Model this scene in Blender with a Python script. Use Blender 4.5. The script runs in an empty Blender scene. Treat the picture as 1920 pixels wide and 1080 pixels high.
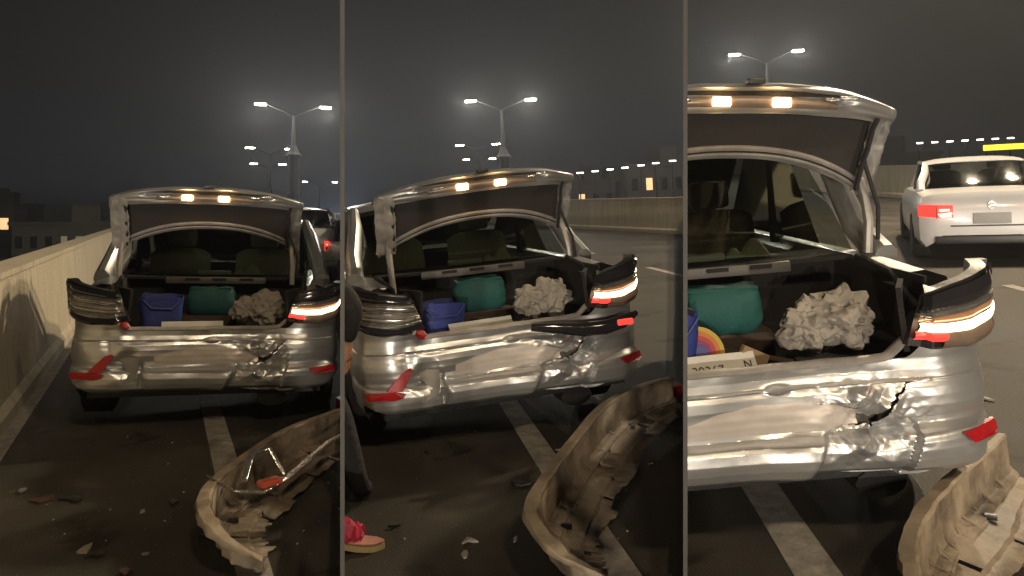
import bpy, bmesh, math, random
from mathutils import Vector, Matrix, noise
random.seed(7)
scene = bpy.context.scene
COL = scene.collection
R = math.radians
# ---------------------------------------------------------------- camera, sky, exposure
EYE = Vector((0, 0, 1.5))
cam_data = bpy.data.cameras.new('camera'); cam = bpy.data.objects.new('camera', cam_data); COL.objects.link(cam)
cam.location = EYE; cam.rotation_euler = (R(90), 0, 0)
cam_data.sensor_width = 36; cam_data.lens = 36 * 1500 / 1920; cam_data.shift_y = -140 / 1920
cam_data.clip_start = .05; cam_data.clip_end = 3000
scene.camera = cam
world = bpy.data.worlds.new('World'); scene.world = world; world.use_nodes = True
wn, wl = world.node_tree.nodes, world.node_tree.links
wn.clear()
w_out = wn.new('ShaderNodeOutputWorld'); w_bg = wn.new('ShaderNodeBackground')
w_tc = wn.new('ShaderNodeTexCoord'); w_sep = wn.new('ShaderNodeSeparateXYZ'); w_ramp = wn.new('ShaderNodeValToRGB')
w_ns = wn.new('ShaderNodeTexNoise'); w_mx = wn.new('ShaderNodeMixRGB')
wl.new(w_tc.outputs['Generated'], w_sep.inputs[0]); wl.new(w_sep.outputs['Z'], w_ramp.inputs[0])
w_ramp.color_ramp.elements[0].position = -.02; w_ramp.color_ramp.elements[0].color = (.030, .031, .036, 1)
w_ramp.color_ramp.elements[1].position = .55; w_ramp.color_ramp.elements[1].color = (.0125, .0110, .0100, 1)
e = w_ramp.color_ramp.elements.new(.15); e.color = (.020, .0190, .0188, 1)
wl.new(w_tc.outputs['Generated'], w_ns.inputs['Vector']); w_ns.inputs['Scale'].default_value = 2.2; w_ns.inputs['Detail'].default_value = 3
w_mx.blend_type = 'MULTIPLY'; w_mx.inputs[0].default_value = .45
wl.new(w_ramp.outputs[0], w_mx.inputs[1]); wl.new(w_ns.outputs['Fac'], w_mx.inputs[2])
wl.new(w_mx.outputs[0], w_bg.inputs[0]); w_bg.inputs[1].default_value = .72
wl.new(w_bg.outputs[0], w_out.inputs[0])
scene.view_settings.view_transform = 'Standard'; scene.view_settings.look = 'None'
scene.view_settings.gamma = 1; scene.view_settings.exposure = 0
scene.cycles.use_denoising = True
scene.cycles.max_bounces = 6; scene.cycles.sample_clamp_indirect = 4
scene.cycles.caustics_reflective = False; scene.cycles.caustics_refractive = False

# ---------------------------------------------------------------- the three stretches of road
def stretch(yaw, pitch, roll, cx, cy):
    """road frame (x=0 on the painted line, y=0 at the crashed car's tail) -> world"""
    return (Matrix.Translation(EYE) @ Matrix.Rotation(R(-yaw), 4, 'Z') @ Matrix.Rotation(R(pitch), 4, 'X')
            @ Matrix.Rotation(R(roll), 4, 'Y') @ Matrix.Translation((-cx, -cy, -1.5)))
S = {1: stretch(-23.75, 0, 0, -.36, -5.75), 2: stretch(-9.83, 1.05, -3.0, -.87, -4.55), 3: stretch(3.05, 3.2, -3.0, -.86, -2.9)}
AZ1, AZ2 = math.atan(-318 / 1500), math.atan(325 / 1500)      # the two screens run outward along these bearings
def bearing_plane(az, off, side):
    n = Vector((math.cos(az), -math.sin(az), 0)) * side        # keep the half space n.(p - co) > 0
    return (Vector((0, 0, 0)) + n * off, n)
KEEP = {1: [bearing_plane(AZ1, .008, -1)], 2: [bearing_plane(AZ1, .008, 1), bearing_plane(AZ2, .008, -1)], 3: [bearing_plane(AZ2, .008, 1)]}

# ---------------------------------------------------------------- materials
MAT = {}
def mat(name, col, rough=.6, metal=0., var=0., vscale=6., bump=0., bscale=40., emit=None, estr=0., coat=0., spec=.5, col2=None, bdetail=6):
    if name in MAT: return MAT[name]
    m = bpy.data.materials.new(name); m.use_nodes = True; MAT[name] = m
    nt = m.node_tree; N, L = nt.nodes, nt.links
    b = N['Principled BSDF']
    b.inputs['Base Color'].default_value = (*col, 1); b.inputs['Roughness'].default_value = rough
    b.inputs['Metallic'].default_value = metal; b.inputs['Coat Weight'].default_value = coat; b.inputs['Coat Roughness'].default_value = .08
    b.inputs['Specular IOR Level'].default_value = spec
    tc = N.new('ShaderNodeTexCoord')
    if var > 0 or col2:
        n = N.new('ShaderNodeTexNoise'); n.inputs['Scale'].default_value = vscale; n.inputs['Detail'].default_value = 8; n.inputs['Roughness'].default_value = .65
        L.new(tc.outputs['Object'], n.inputs['Vector'])
        r = N.new('ShaderNodeValToRGB'); r.color_ramp.elements[0].position = .3; r.color_ramp.elements[1].position = .72
        c2 = col2 or tuple(max(0, c * (1 - var)) for c in col)
        r.color_ramp.elements[0].color = (*c2, 1); r.color_ramp.elements[1].color = (*col, 1)
        L.new(n.outputs['Fac'], r.inputs[0]); L.new(r.outputs[0], b.inputs['Base Color'])
        mr = N.new('ShaderNodeMapRange'); mr.inputs['To Min'].default_value = rough * .8; mr.inputs['To Max'].default_value = min(1, rough * 1.25)
        L.new(n.outputs['Fac'], mr.inputs['Value']); L.new(mr.outputs[0], b.inputs['Roughness'])
    if bump > 0:
        n2 = N.new('ShaderNodeTexNoise'); n2.inputs['Scale'].default_value = bscale; n2.inputs['Detail'].default_value = bdetail
        L.new(tc.outputs['Object'], n2.inputs['Vector'])
        bp = N.new('ShaderNodeBump'); bp.inputs['Strength'].default_value = bump; bp.inputs['Distance'].default_value = .02
        L.new(n2.outputs['Fac'], bp.inputs['Height']); L.new(bp.outputs[0], b.inputs['Normal'])
    if emit:
        b.inputs['Emission Color'].default_value = (*emit, 1); b.inputs['Emission Strength'].default_value = estr
    return m
def glass_mat(name, tint, gloss=.12):
    if name in MAT: return MAT[name]
    m = bpy.data.materials.new(name); m.use_nodes = True; MAT[name] = m
    nt = m.node_tree; N, L = nt.nodes, nt.links; N.clear()
    out = N.new('ShaderNodeOutputMaterial'); mx = N.new('ShaderNodeMixShader'); tr = N.new('ShaderNodeBsdfTransparent')
    gl = N.new('ShaderNodeBsdfGlossy'); fr = N.new('ShaderNodeFresnel'); fr.inputs[0].default_value = 1.45
    tr.inputs[0].default_value = (*tint, 1); gl.inputs['Roughness'].default_value = .03
    tc = N.new('ShaderNodeTexCoord'); n = N.new('ShaderNodeTexNoise'); n.inputs['Scale'].default_value = 7; L.new(tc.outputs['Object'], n.inputs['Vector'])
    mr = N.new('ShaderNodeMapRange'); mr.inputs['To Min'].default_value = .02; mr.inputs['To Max'].default_value = .10
    L.new(n.outputs['Fac'], mr.inputs['Value']); L.new(mr.outputs[0], gl.inputs['Roughness'])
    L.new(fr.outputs[0], mx.inputs[0]); L.new(tr.outputs[0], mx.inputs[1]); L.new(gl.outputs[0], mx.inputs[2]); L.new(mx.outputs[0], out.inputs[0])
    return m
def asphalt():
    m = bpy.data.materials.new('asphalt'); m.use_nodes = True; MAT['asphalt'] = m
    nt = m.node_tree; N, L = nt.nodes, nt.links; b = N['Principled BSDF']
    tc = N.new('ShaderNodeTexCoord')
    n1 = N.new('ShaderNodeTexNoise'); n1.inputs['Scale'].default_value = .9; n1.inputs['Detail'].default_value = 9; n1.inputs['Roughness'].default_value = .6
    n2 = N.new('ShaderNodeTexNoise'); n2.inputs['Scale'].default_value = 130; n2.inputs['Detail'].default_value = 3
    v = N.new('ShaderNodeTexVoronoi'); v.inputs['Scale'].default_value = 150
    for n in (n1, n2, v): L.new(tc.outputs['Object'], n.inputs['Vector'])
    r = N.new('ShaderNodeValToRGB'); r.color_ramp.elements[0].position = .32; r.color_ramp.elements[1].position = .7
    r.color_ramp.elements[0].color = (.024, .0215, .018, 1); r.color_ramp.elements[1].color = (.072, .064, .052, 1)
    L.new(n1.outputs['Fac'], r.inputs[0])
    r2 = N.new('ShaderNodeValToRGB'); r2.color_ramp.elements[0].position = .35; r2.color_ramp.elements[1].position = .75
    r2.color_ramp.elements[0].color = (.55, .55, .55, 1); r2.color_ramp.elements[1].color = (1.6, 1.55, 1.45, 1)
    L.new(n2.outputs['Fac'], r2.inputs[0])
    mx = N.new('ShaderNodeMixRGB'); mx.blend_type = 'MULTIPLY'; mx.inputs[0].default_value = 1
    L.new(r.outputs[0], mx.inputs[1]); L.new(r2.outputs[0], mx.inputs[2])
    # dark spilled-oil blotches, worn in the middle of the lane
    n3 = N.new('ShaderNodeTexNoise'); n3.inputs['Scale'].default_value = 1.7; n3.inputs['Detail'].default_value = 5; n3.inputs['Distortion'].default_value = .6
    L.new(tc.outputs['Object'], n3.inputs['Vector'])
    r3 = N.new('ShaderNodeValToRGB'); r3.color_ramp.elements[0].position = .60; r3.color_ramp.elements[1].position = .66
    r3.color_ramp.elements[0].color = (1, 1, 1, 1); r3.color_ramp.elements[1].color = (.32, .3, .28, 1)
    L.new(n3.outputs['Fac'], r3.inputs[0])
    mx2 = N.new('ShaderNodeMixRGB'); mx2.blend_type = 'MULTIPLY'; mx2.inputs[0].default_value = 1
    L.new(mx.outputs[0], mx2.inputs[1]); L.new(r3.outputs[0], mx2.inputs[2]); L.new(mx2.outputs[0], b.inputs['Base Color'])
    mr = N.new('ShaderNodeMapRange'); mr.inputs['To Min'].default_value = .55; mr.inputs['To Max'].default_value = .9
    L.new(n1.outputs['Fac'], mr.inputs['Value']); L.new(mr.outputs[0], b.inputs['Roughness'])
    bp = N.new('ShaderNodeBump'); bp.inputs['Strength'].default_value = .45; bp.inputs['Distance'].default_value = .006
    L.new(v.outputs['Distance'], bp.inputs['Height']); L.new(bp.outputs[0], b.inputs['Normal'])
    b.inputs['Specular IOR Level'].default_value = .35
    return m
def wall_mat():
    m = mat('parapet concrete', (.62, .55, .41), .85, var=.16, vscale=2.2, bump=.5, bscale=26)
    nt = m.node_tree; N, L = nt.nodes, nt.links; b = N['Principled BSDF']
    src = b.inputs['Base Color'].links[0].from_socket
    tc = N.new('ShaderNodeTexCoord'); mp = N.new('ShaderNodeMapping'); mp.inputs['Scale'].default_value = (1, 3.2, .35)
    n = N.new('ShaderNodeTexNoise'); n.inputs['Scale'].default_value = 2.6; n.inputs['Detail'].default_value = 7
    L.new(tc.outputs['Object'], mp.inputs[0]); L.new(mp.outputs[0], n.inputs['Vector'])
    r = N.new('ShaderNodeValToRGB'); r.color_ramp.elements[0].position = .28; r.color_ramp.elements[1].position = .55
    r.color_ramp.elements[0].color = (.5, .46, .4, 1); r.color_ramp.elements[1].color = (1, 1, 1, 1)
    mx = N.new('ShaderNodeMixRGB'); mx.blend_type = 'MULTIPLY'; mx.inputs[0].default_value = .4
    L.new(n.outputs['Fac'], r.inputs[0]); L.new(src, mx.inputs[1]); L.new(r.outputs[0], mx.inputs[2]); L.new(mx.outputs[0], b.inputs['Base Color'])
    return m
A_MAT = asphalt(); W_MAT = wall_mat()
LINE = mat('worn line paint', (.44, .41, .36), .75, col2=(.16, .15, .13), vscale=9, bump=.4, bscale=90)
SILVER = mat('silver car paint', (.61, .615, .62), .35, .80, var=.16, vscale=3, bump=.04, bscale=18, coat=.12)
HILITE = mat('highlight tinted silver paint', (.68, .63, .59), .40, .3, col2=(.56, .51, .47), vscale=5, bump=.04, bscale=40)  # paler than the silver paint, carries the bumper highlight as colour
PRIMER = mat('bare inner steel', (.46, .44, .42), .45, .4, var=.35, vscale=8, bump=.1, bscale=30)
BLACK = mat('black trunk carpet', (.012, .011, .011), .95, bump=.5, bscale=200, var=.4, vscale=14)
PLAST = mat('black plastic', (.014, .014, .015), .4, var=.3, vscale=10, bump=.1, bscale=60)
RUBBER = mat('rubber', (.016, .016, .017), .8, bump=.3, bscale=80, var=.3)
LINING = mat('lid lining felt', (.030, .026, .025), .92, bump=.4, bscale=150, var=.3, vscale=5)
CHROME = mat('clear lens chrome', (.62, .61, .58), .16, .85, var=.35, vscale=16, bump=.25, bscale=35)
SMOKE = mat('smoked lens', (.020, .019, .022), .08, 0, var=.2, coat=1., bump=.05, bscale=20)
AMBER = mat('amber lens', (.45, .23, .12), .2, 0, var=.3, vscale=20, coat=.6)
REDL = mat('red reflector', (.40, .010, .014), .35, 0, var=.35, vscale=30, coat=.08, bump=.2, bscale=120)
REDLIT = mat('lit red lens', (.5, .02, .02), .3, emit=(1, .05, .035), estr=1.6)
WARMLIT = mat('lit tail lamp strip', (.9, .7, .5), .3, emit=(1, .74, .45), estr=7)
PLATELAMP = mat('lit plate lamp', (1, .8, .5), .3, emit=(1, .60, .24), estr=26)
LAMPLIT = mat('lit street lamp', (1, .9, .75), .3, emit=(1, .86, .62), estr=60)
LAMPFAR = mat('lit far street lamp', (1, .95, .9), .3, emit=(1, .93, .84), estr=9)
TRIM = mat('brown lid trim', (.30, .22, .16), .35, .3, var=.4, vscale=12)
GLASS = glass_mat('car glass', (.31, .34, .30))
SEAT = mat('tan seat cloth', (.26, .22, .15), .9, var=.3, vscale=20, bump=.3, bscale=160)
DASH = mat('dashboard', (.04, .036, .03), .7, var=.3)
TYRE = mat('tyre', (.012, .012, .012), .85, bump=.3, bscale=60, var=.3)
RIM = mat('alloy rim', (.35, .35, .36), .35, .8, var=.3)
TAN = mat('bumper inner plastic', (.32, .255, .18), .6, col2=(.07, .055, .04), vscale=6, bump=.25, bscale=35)
STEEL = mat('galvanised screen steel', (.07, .068, .066), .6, .3, var=.35, vscale=5, bump=.1, bscale=12)
POLE = mat('grey lamp post paint', (.025, .0245, .024), .9, 0, spec=.1, var=.3, vscale=3)
COLUMN = mat('lamp post column concrete', (.03, .029, .028), .9, spec=.1, var=.3, vscale=2, bump=.3)

# ---------------------------------------------------------------- mesh helpers
class MB:
    def __init__(s): s.v = []; s.f = []
    def add(s, vs, fs):
        o = len(s.v); s.v += [tuple(v) for v in vs]; s.f += [tuple(i + o for i in f) for f in fs]; return s
    def box(s, c, d, rot=None, taper=1.):
        vs = []
        for z in (-.5, .5):
            t = taper if z > 0 else 1
            for x, y in ((-.5, -.5), (.5, -.5), (.5, .5), (-.5, .5)):
                p = Vector((x * d[0] * t, y * d[1] * t, z * d[2]))
                if rot is not None: p = rot @ p
                vs.append(p + Vector(c))
        return s.add(vs, [(3, 2, 1, 0), (4, 5, 6, 7), (0, 1, 5, 4), (1, 2, 6, 5), (2, 3, 7, 6), (3, 0, 4, 7)])
    def grid(s, fn, nu, nv, close=False, skip=None):
        vs = [fn(i / nu, j / nv) for j in range(nv + 1) for i in range(nu + 1)]
        fs = []
        for j in range(nv):
            for i in range(nu):
                a = j * (nu + 1) + i; q = (a, a + 1, a + nu + 2, a + nu + 1)
                if skip and skip(sum((Vector(vs[k]) for k in q), Vector()) / 4): continue
                fs.append(q)
        return s.add(vs, fs)
    def tube(s, pts, r, n=8, flat=1., cap=True):
        pts = [Vector(p) for p in pts]; vs = []
        rs = r if isinstance(r, (list, tuple)) else [r] * len(pts)
        for i, p in enumerate(pts):
            t = (pts[min(i + 1, len(pts) - 1)] - pts[max(i - 1, 0)]).normalized()
            up = Vector((0, 0, 1)) if abs(t.z) < .9 else Vector((0, 1, 0))
            a = t.cross(up).normalized(); b = a.cross(t)
            for k in range(n):
                th = 2 * math.pi * k / n
                vs.append(p + a * math.cos(th) * rs[i] + b * math.sin(th) * rs[i] * flat)
        fs = [(i * n + k, i * n + (k + 1) % n, (i + 1) * n + (k + 1) % n, (i + 1) * n + k) for i in range(len(pts) - 1) for k in range(n)]
        if cap: fs += [tuple(range(n - 1, -1, -1)), tuple((len(pts) - 1) * n + k for k in range(n))]
        return s.add(vs, fs)
    def lathe(s, prof, n=16, c=(0, 0, 0), axis='Z'):
        vs = []
        for r, h in prof:
            for k in range(n):
                t = 2 * math.pi * k / n; x, y = r * math.cos(t), r * math.sin(t)
                vs.append(Vector((x, y, h) if axis == 'Z' else (h, x, y)) + Vector(c))
        m = len(prof)
        fs = [(i * n + k, i * n + (k + 1) % n, (i + 1) * n + (k + 1) % n, (i + 1) * n + k) for i in range(m - 1) for k in range(n)]
        fs += [tuple(range(n - 1, -1, -1)), tuple((m - 1) * n + k for k in range(n))]
        return s.add(vs, fs)
    def prism(s, outline, depth, fn):
        """outline of (a, b) points; fn(a, b, d) -> point, d = 0 front, depth back"""
        n = len(outline)
        vs = [fn(a, b, 0) for a, b in outline] + [fn(a, b, depth) for a, b in outline]
        return s.add(vs, [tuple(range(n)), tuple(range(2 * n - 1, n - 1, -1))] + [(i, (i + 1) % n, n + (i + 1) % n, n + i) for i in range(n)])
    def build(s, name, m, parent=None, smooth=True, bevel=0., solid=0., angle=40, double=None):
        me = bpy.data.meshes.new(name); me.from_pydata(s.v, [], s.f); me.update()
        o = bpy.data.objects.new(name, me); COL.objects.link(o); me.materials.append(m)
        bm = bmesh.new(); bm.from_mesh(me)
        if double: bmesh.ops.remove_doubles(bm, verts=bm.verts, dist=double)
        bmesh.ops.recalc_face_normals(bm, faces=bm.faces)
        if bevel > 0:
            bmesh.ops.bevel(bm, geom=[e for e in bm.edges if len(e.link_faces) == 2 and e.calc_face_angle(0) > R(30)], offset=bevel, segments=2, profile=.6, affect='EDGES')
        if solid: bmesh.ops.solidify(bm, geom=bm.faces[:], thickness=solid)
        for f in bm.faces: f.smooth = smooth
        if smooth:
            for e in bm.edges:
                if len(e.link_faces) == 2 and e.calc_face_angle(0) > R(angle): e.smooth = False
        bm.to_mesh(me); bm.free()
        if parent is not None: o.parent = parent
        return o
def tag(o, label, cat, group=None, kind=None):
    o['label'] = label; o['category'] = cat
    if group: o['group'] = group
    if kind: o['kind'] = kind
    return o
def empty(name, M, label=None, cat=None, group=None):
    o = bpy.data.objects.new(name, None); COL.objects.link(o); o.empty_display_size = .2
    o.matrix_world = M
    if label: tag(o, label, cat, group)
    return o
def structure(o): o['kind'] = 'structure'; return o
def place(o, M): o.matrix_world = M; return o
def at(s, x, y, z=0, rz=0): return S[s] @ Matrix.Translation((x, y, z)) @ Matrix.Rotation(R(rz), 4, 'Z')
def tree_of(o):
    out = [o]
    for c in list(o.children): out += tree_of(c)
    return out
def clip(root, planes):
    """trim a thing where it meets a screen (all parts share the root's frame)"""
    gone = []
    for o in tree_of(root):
        if o.type != 'MESH': continue
        Mo = o.matrix_basis.copy(); q = o.parent
        while q is not None: Mo = q.matrix_basis @ Mo; q = q.parent
        im = Mo.inverted(); bm = bmesh.new(); bm.from_mesh(o.data)
        for co, no in planes:
            lco = im @ co; lno = (Mo.to_3x3().transposed() @ no).normalized()
            bmesh.ops.bisect_plane(bm, geom=bm.verts[:] + bm.edges[:] + bm.faces[:], plane_co=lco, plane_no=lno, clear_inner=True, dist=1e-5)
        n = len(bm.verts)
        if n: 
            if o.data.users > 1: o.data = o.data.copy()
            bm.to_mesh(o.data)
        bm.free()
        if not n: gone.append(o)
    for o in gone:
        for t_ in [c for c in tree_of(o) if c is not o and c not in gone]: bpy.data.objects.remove(t_)
    for o in gone: bpy.data.objects.remove(o)
def smooth01(t): t = max(0, min(1, t)); return t * t * (3 - 2 * t)
def lerp_table(tab, t):
    for (a, va), (b, vb) in zip(tab, tab[1:]):
        if t <= b: return va + (vb - va) * max(0, (t - a) / (b - a))
    return tab[-1][1]
def nz(x, y, z, f=1.): return noise.noise(Vector((x * f, y * f, z * f)))

# ---------------------------------------------------------------- ground, decks, parapets
city = structure(MB().add([(-1500, -300, -9), (1500, -300, -9), (1500, 2500, -9), (-1500, 2500, -9)], [(0, 1, 2, 3)]).build('ground', mat('dark city ground', (.035, .033, .03), .95, var=.5, vscale=.05)))
def deck(s, x0, x1, y0, y1):
    mb = MB(); ys = [y0, -2, 0, 2, 6, 12, 25, 50, 90, y1]; xs = [x0, -.5, .5, 2, 4, 8, x1]
    vs = [(x, y, 0) for y in ys for x in xs]; n = len(xs)
    mb.add(vs, [(j * n + i, j * n + i + 1, (j + 1) * n + i + 1, (j + 1) * n + i) for j in range(len(ys) - 1) for i in range(n - 1)])
    mb.add([(x0, y0, -.5), (x1, y0, -.5), (x1, y1, -.5), (x0, y1, -.5)], [(3, 2, 1, 0)])
    o = structure(mb.build('road', A_MAT, smooth=False)); place(o, S[s]); clip(o, KEEP[s]); return o
deck(1, -1.75, 34, -6, 160); deck(2, -1.75, 16, -4.2, 160); deck(3, -1.2, 16, -2.6, 160)
def strip(s, x0, x1, y0, y1, z=.004):
    n = max(1, int((y1 - y0) / .25)); mb = MB()
    def fn(u, v):
        y = y0 + (y1 - y0) * v; w = .006 * nz(y, u * 9, s, 3.1)
        return (x0 + (x1 - x0) * u + w, y, z)
    mb.grid(fn, 1, min(n, 80))
    o = structure(mb.build('lane_line', LINE, smooth=False)); place(o, S[s]); clip(o, KEEP[s]); return o
strip(1, -.07, .07, -3.6, 60); strip(2, -.07, .07, -3.2, 60); strip(3, -.085, .085, -1.6, 40)
for s_, x_, ys_ in ((1, 4.0, (9, 15, 22, 30, 40)), (2, 4.0, (7.2, 13, 19)), (3, 3.86, (3.6, 12, 20))):
    for y_ in ys_: strip(s_, x_ - .06, x_ + .06, y_, y_ + 2.2)
strip(1, -1.33, -1.24, -5, 60)
def parapet(s, pts, h, th, label, seg=4., lip=.05):
    """cast wall in panels between joints, with a coping slab of its own on each panel"""
    root = empty('parapet_wall', S[s], label, 'wall')
    P_ = [Vector((x, y, 0)) for x, y in pts]
    for a, b in zip(P_, P_[1:]):
        L_ = (b - a).length; n = max(1, round(L_ / seg)); t = (b - a).normalized(); nrm = Vector((t.y, -t.x, 0)) # towards the road
        for i in range(n):
            p0 = a + t * (L_ * i / n + .008); p1 = a + t * (L_ * (i + 1) / n - .008)
            prof = ((.10, .0), (.10, .10), (.06, .16), (0, h - lip), (-th, h - lip), (-th, -.4), (.10, -.4))
            vs = [p + nrm * o_ + Vector((0, 0, z)) for p in (p0, p1) for o_, z in prof]; k = len(prof)
            MB().add(vs, [tuple(range(k)), tuple(range(2 * k - 1, k - 1, -1))] + [(j, (j + 1) % k, k + (j + 1) % k, k + j) for j in range(k)]).build('panel', W_MAT, root, smooth=False)
            vs = [p + nrm * o_ + Vector((0, 0, z)) for p in (p0, p1) for o_, z in ((.025, h - lip + .002), (.025, h), (-th - .02, h), (-th - .02, h - lip + .002))]
            MB().add(vs, [(0, 1, 2, 3), (7, 6, 5, 4), (0, 4, 5, 1), (1, 5, 6, 2), (2, 6, 7, 3)]).build('coping', W_MAT, root, smooth=False)
    clip(root, KEEP[s]); return root
parapet(1, ((-1.43, -5.6), (-1.43, 60)), 1.07, .22, 'long cream concrete parapet beside the dark city and silver car')
parapet(2, ((-1.40, 1.2), (-1.40, 40)), 1.07, .22, 'short visible cream parapet behind dark dressed person and silver car')
parapet(2, ((4.4, 36), (6.72, 24), (8.2, 17.6), (9.9, 11.5)), 1.1, .25, 'far cream concrete median wall beyond the empty grey lanes', 4)
parapet(3, ((9.5, 40), (10.0, 14), (9.4, 6)), 1.0, .25, 'beige parapet behind the white saloon car', 4)

# ---------------------------------------------------------------- the two steel screens that part the stretches
def screen(az, length, label, rise):
    """low sheets behind a tall head sheet whose top rakes down"""
    root = empty('steel_screen', Matrix.Rotation(-az, 4, 'Z'), label, 'screen', 'thin steel screens')
    ys = [2.3, 3.0, 5.5, 8.5, 12, length]; top = lambda y: (2.25 - 2.0 * smooth01((y - 2.36) / .6) if y < 3.0 else .25) + rise * max(0, y - 3)
    for a, b in zip(ys, ys[1:]):
        n = 8 if a < 3 else 1; b -= .008
        pr = [(a, -.5)] + [(b, -.5)] + [(a + (b - a) * (1 - i / n), top(a + (b - a) * (1 - i / n))) for i in range(n + 1)]
        MB().prism(pr, .012, lambda y, z, d: (d - .006, y, z)).build('sheet', STEEL, root, smooth=False)
    return root
screen(AZ1, 17, 'thin grey steel screen between car with lit traffic and car by person', .01)
screen(AZ2, 17, 'thin grey steel screen between grey empty lanes and car beside white saloon', .05)

# ---------------------------------------------------------------- street lamps
def light(name, loc, power, col, parent=None, size=.25, aim=None, spot=150, blend=.6):
    ld = bpy.data.lights.new(name, 'SPOT' if spot else 'POINT'); ld.energy = power; ld.color = col; ld.shadow_soft_size = size
    if spot: ld.spot_size = R(spot); ld.spot_blend = blend
    o = bpy.data.objects.new(name, ld); COL.objects.link(o); o.location = loc
    if aim is not None: o.rotation_euler = Vector(aim).to_track_quat('-Z', 'Y').to_euler()
    if parent: o.parent = parent
    return o
def lamp_post(M, h, reach, label, power=0, col=(1, .92, .80), column=2.6, cr=.30, group='double street lamps', lit=LAMPLIT, rise=.35, hs=1., aim=None, size=.3, spot=150, blend=.6):
    root = empty('street_lamp', M, label, 'street lamp', group)
    MB().lathe([(cr * 1.25, 0), (cr * 1.25, .25), (cr, .3), (cr, column * .55), (cr * .94, column * .56), (cr * .94, column)], 8).build('column', COLUMN, root, smooth=False)
    MB().lathe([(cr * 1.3, column), (cr * 1.3, column + .12), (cr * .9, column + .3), (cr * .45, column + .7)], 8).build('collar', COLUMN, root, smooth=False)
    MB().tube([(0, 0, column + .6), (0, 0, column + 1.6), (0, 0, h - .2)], [.16, .10, .06], 8).build('pole', POLE, root)
    for sx in (-1, 1):
        MB().tube([(0, 0, h - .35), (sx * reach * .3, 0, h - .05), (sx * reach * .75, 0, h + rise * .7), (sx * (reach - .2), 0, h + rise)], [.045, .04, .035, .035], 6).build('arm', POLE, root)
        hd = MB().grid(lambda u, v: (sx * (reach - .25 + .8 * hs * u), (v - .5) * .34 * hs * math.sin(math.pi * (.12 + .8 * u)) ** .5, h + rise + .03 + .09 * math.sin(math.pi * v) * math.sin(math.pi * (.1 + .8 * u))), 8, 6).build('lamp_head', POLE, root)
        MB().box((sx * (reach + .18 * hs), 0, h + rise - .01), (.56 * hs, .26 * hs, .10)).build('lens', lit, hd, bevel=.015)
        if power: light('lamp_light', (sx * (reach + .15), 0, h + rise - .12), power, col, root, size, aim=aim or (0, 0, -1), spot=spot, blend=blend)
    return root
lamp_post(at(1, 7.2, 45), 7.8, 1.75, 'street lamp with thick tiered column behind the lit traffic', 2300, spot=0, hs=1.15, column=5.0, cr=.38)
lamp_post(at(1, 9.8, 78), 7.7, 1.65, 'second street lamp along, past the tiered column lamp', 0, hs=1.5, column=3.2)
lamp_post(at(1, 13.2, 108), 7.9, 1.6, 'third street lamp along, past the tiered column lamp', 0, hs=1.6)
lamp_post(at(1, 26, 140), 6.8, 2.4, 'low distant street lamp over the lit traffic queue', 0, hs=1.4)
lamp_post(at(2, 7.3, 45), 6.9, 1.7, 'street lamp rising behind the tilted boot lid and far median wall', 2300, spot=0, hs=1.15, column=3.6, cr=.38)
lamp_post(at(2, 10.1, 78), 6.2, 1.65, 'smaller street lamp second behind the tilted boot lid', 0, hs=1.4)
lamp_post(at(2, 14.2, 108), 6.0, 1.6, 'smallest street lamp third behind the tilted boot lid', 0, hs=1.5)
lamp_post(at(3, 12.6, 48, 0), 7.6, 1.75, 'street lamp above the open boot near the white saloon', 2300, spot=0, hs=1.1)
# the row's next post stands behind the viewer and lights the wrecks
lamp_post(Matrix.Translation((4.4, -4.2, 0)), 7.6, 1.8, 'street lamp standing behind the viewer beside the road', 1250, col=(1, .77, .50), aim=(-.35, .55, -.75), size=.35)
lamp_post(Matrix.Translation((9.6, 14, 0)), 10.6, 1.3, 'added street lamp out of view beside the lane of the white saloon', 6000, col=(1, .80, .54), aim=(-.5, -.4, -.8), size=.3, spot=174, blend=.15)  # post added out of view, to light parapet and lanes from the right
def small_lamp(s, x, y, z, label, group, w=.5, ground=-9):
    root = empty('far_street_lamp', at(s, x, y, 0), label, 'street lamp', group)
    MB().tube([(0, 0, ground), (0, 0, z + .1)], [.09, .05], 6).build('pole', POLE, root)
    MB().box((0, -.12, z), (w, .3, .09)).build('lamp_head', LAMPFAR, root, bevel=.02)
for x, z in ((15.0, 2.78), (16.1, 2.79), (17.4, 2.87), (18.7, 2.96), (20.0, 3.05), (21.4, 3.19), (22.7, 3.32), (24.2, 3.45)):
    small_lamp(2, x, 60, z, 'small lit street lamp in the far row over the median wall', 'far row of lamps over the median wall')
for i in range(7):
    small_lamp(3, 27 + 1.12 * i, 60, 1.9, 'small lit street lamp in the far row above the white saloon', 'far row of lamps above the white saloon', .36)

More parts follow.
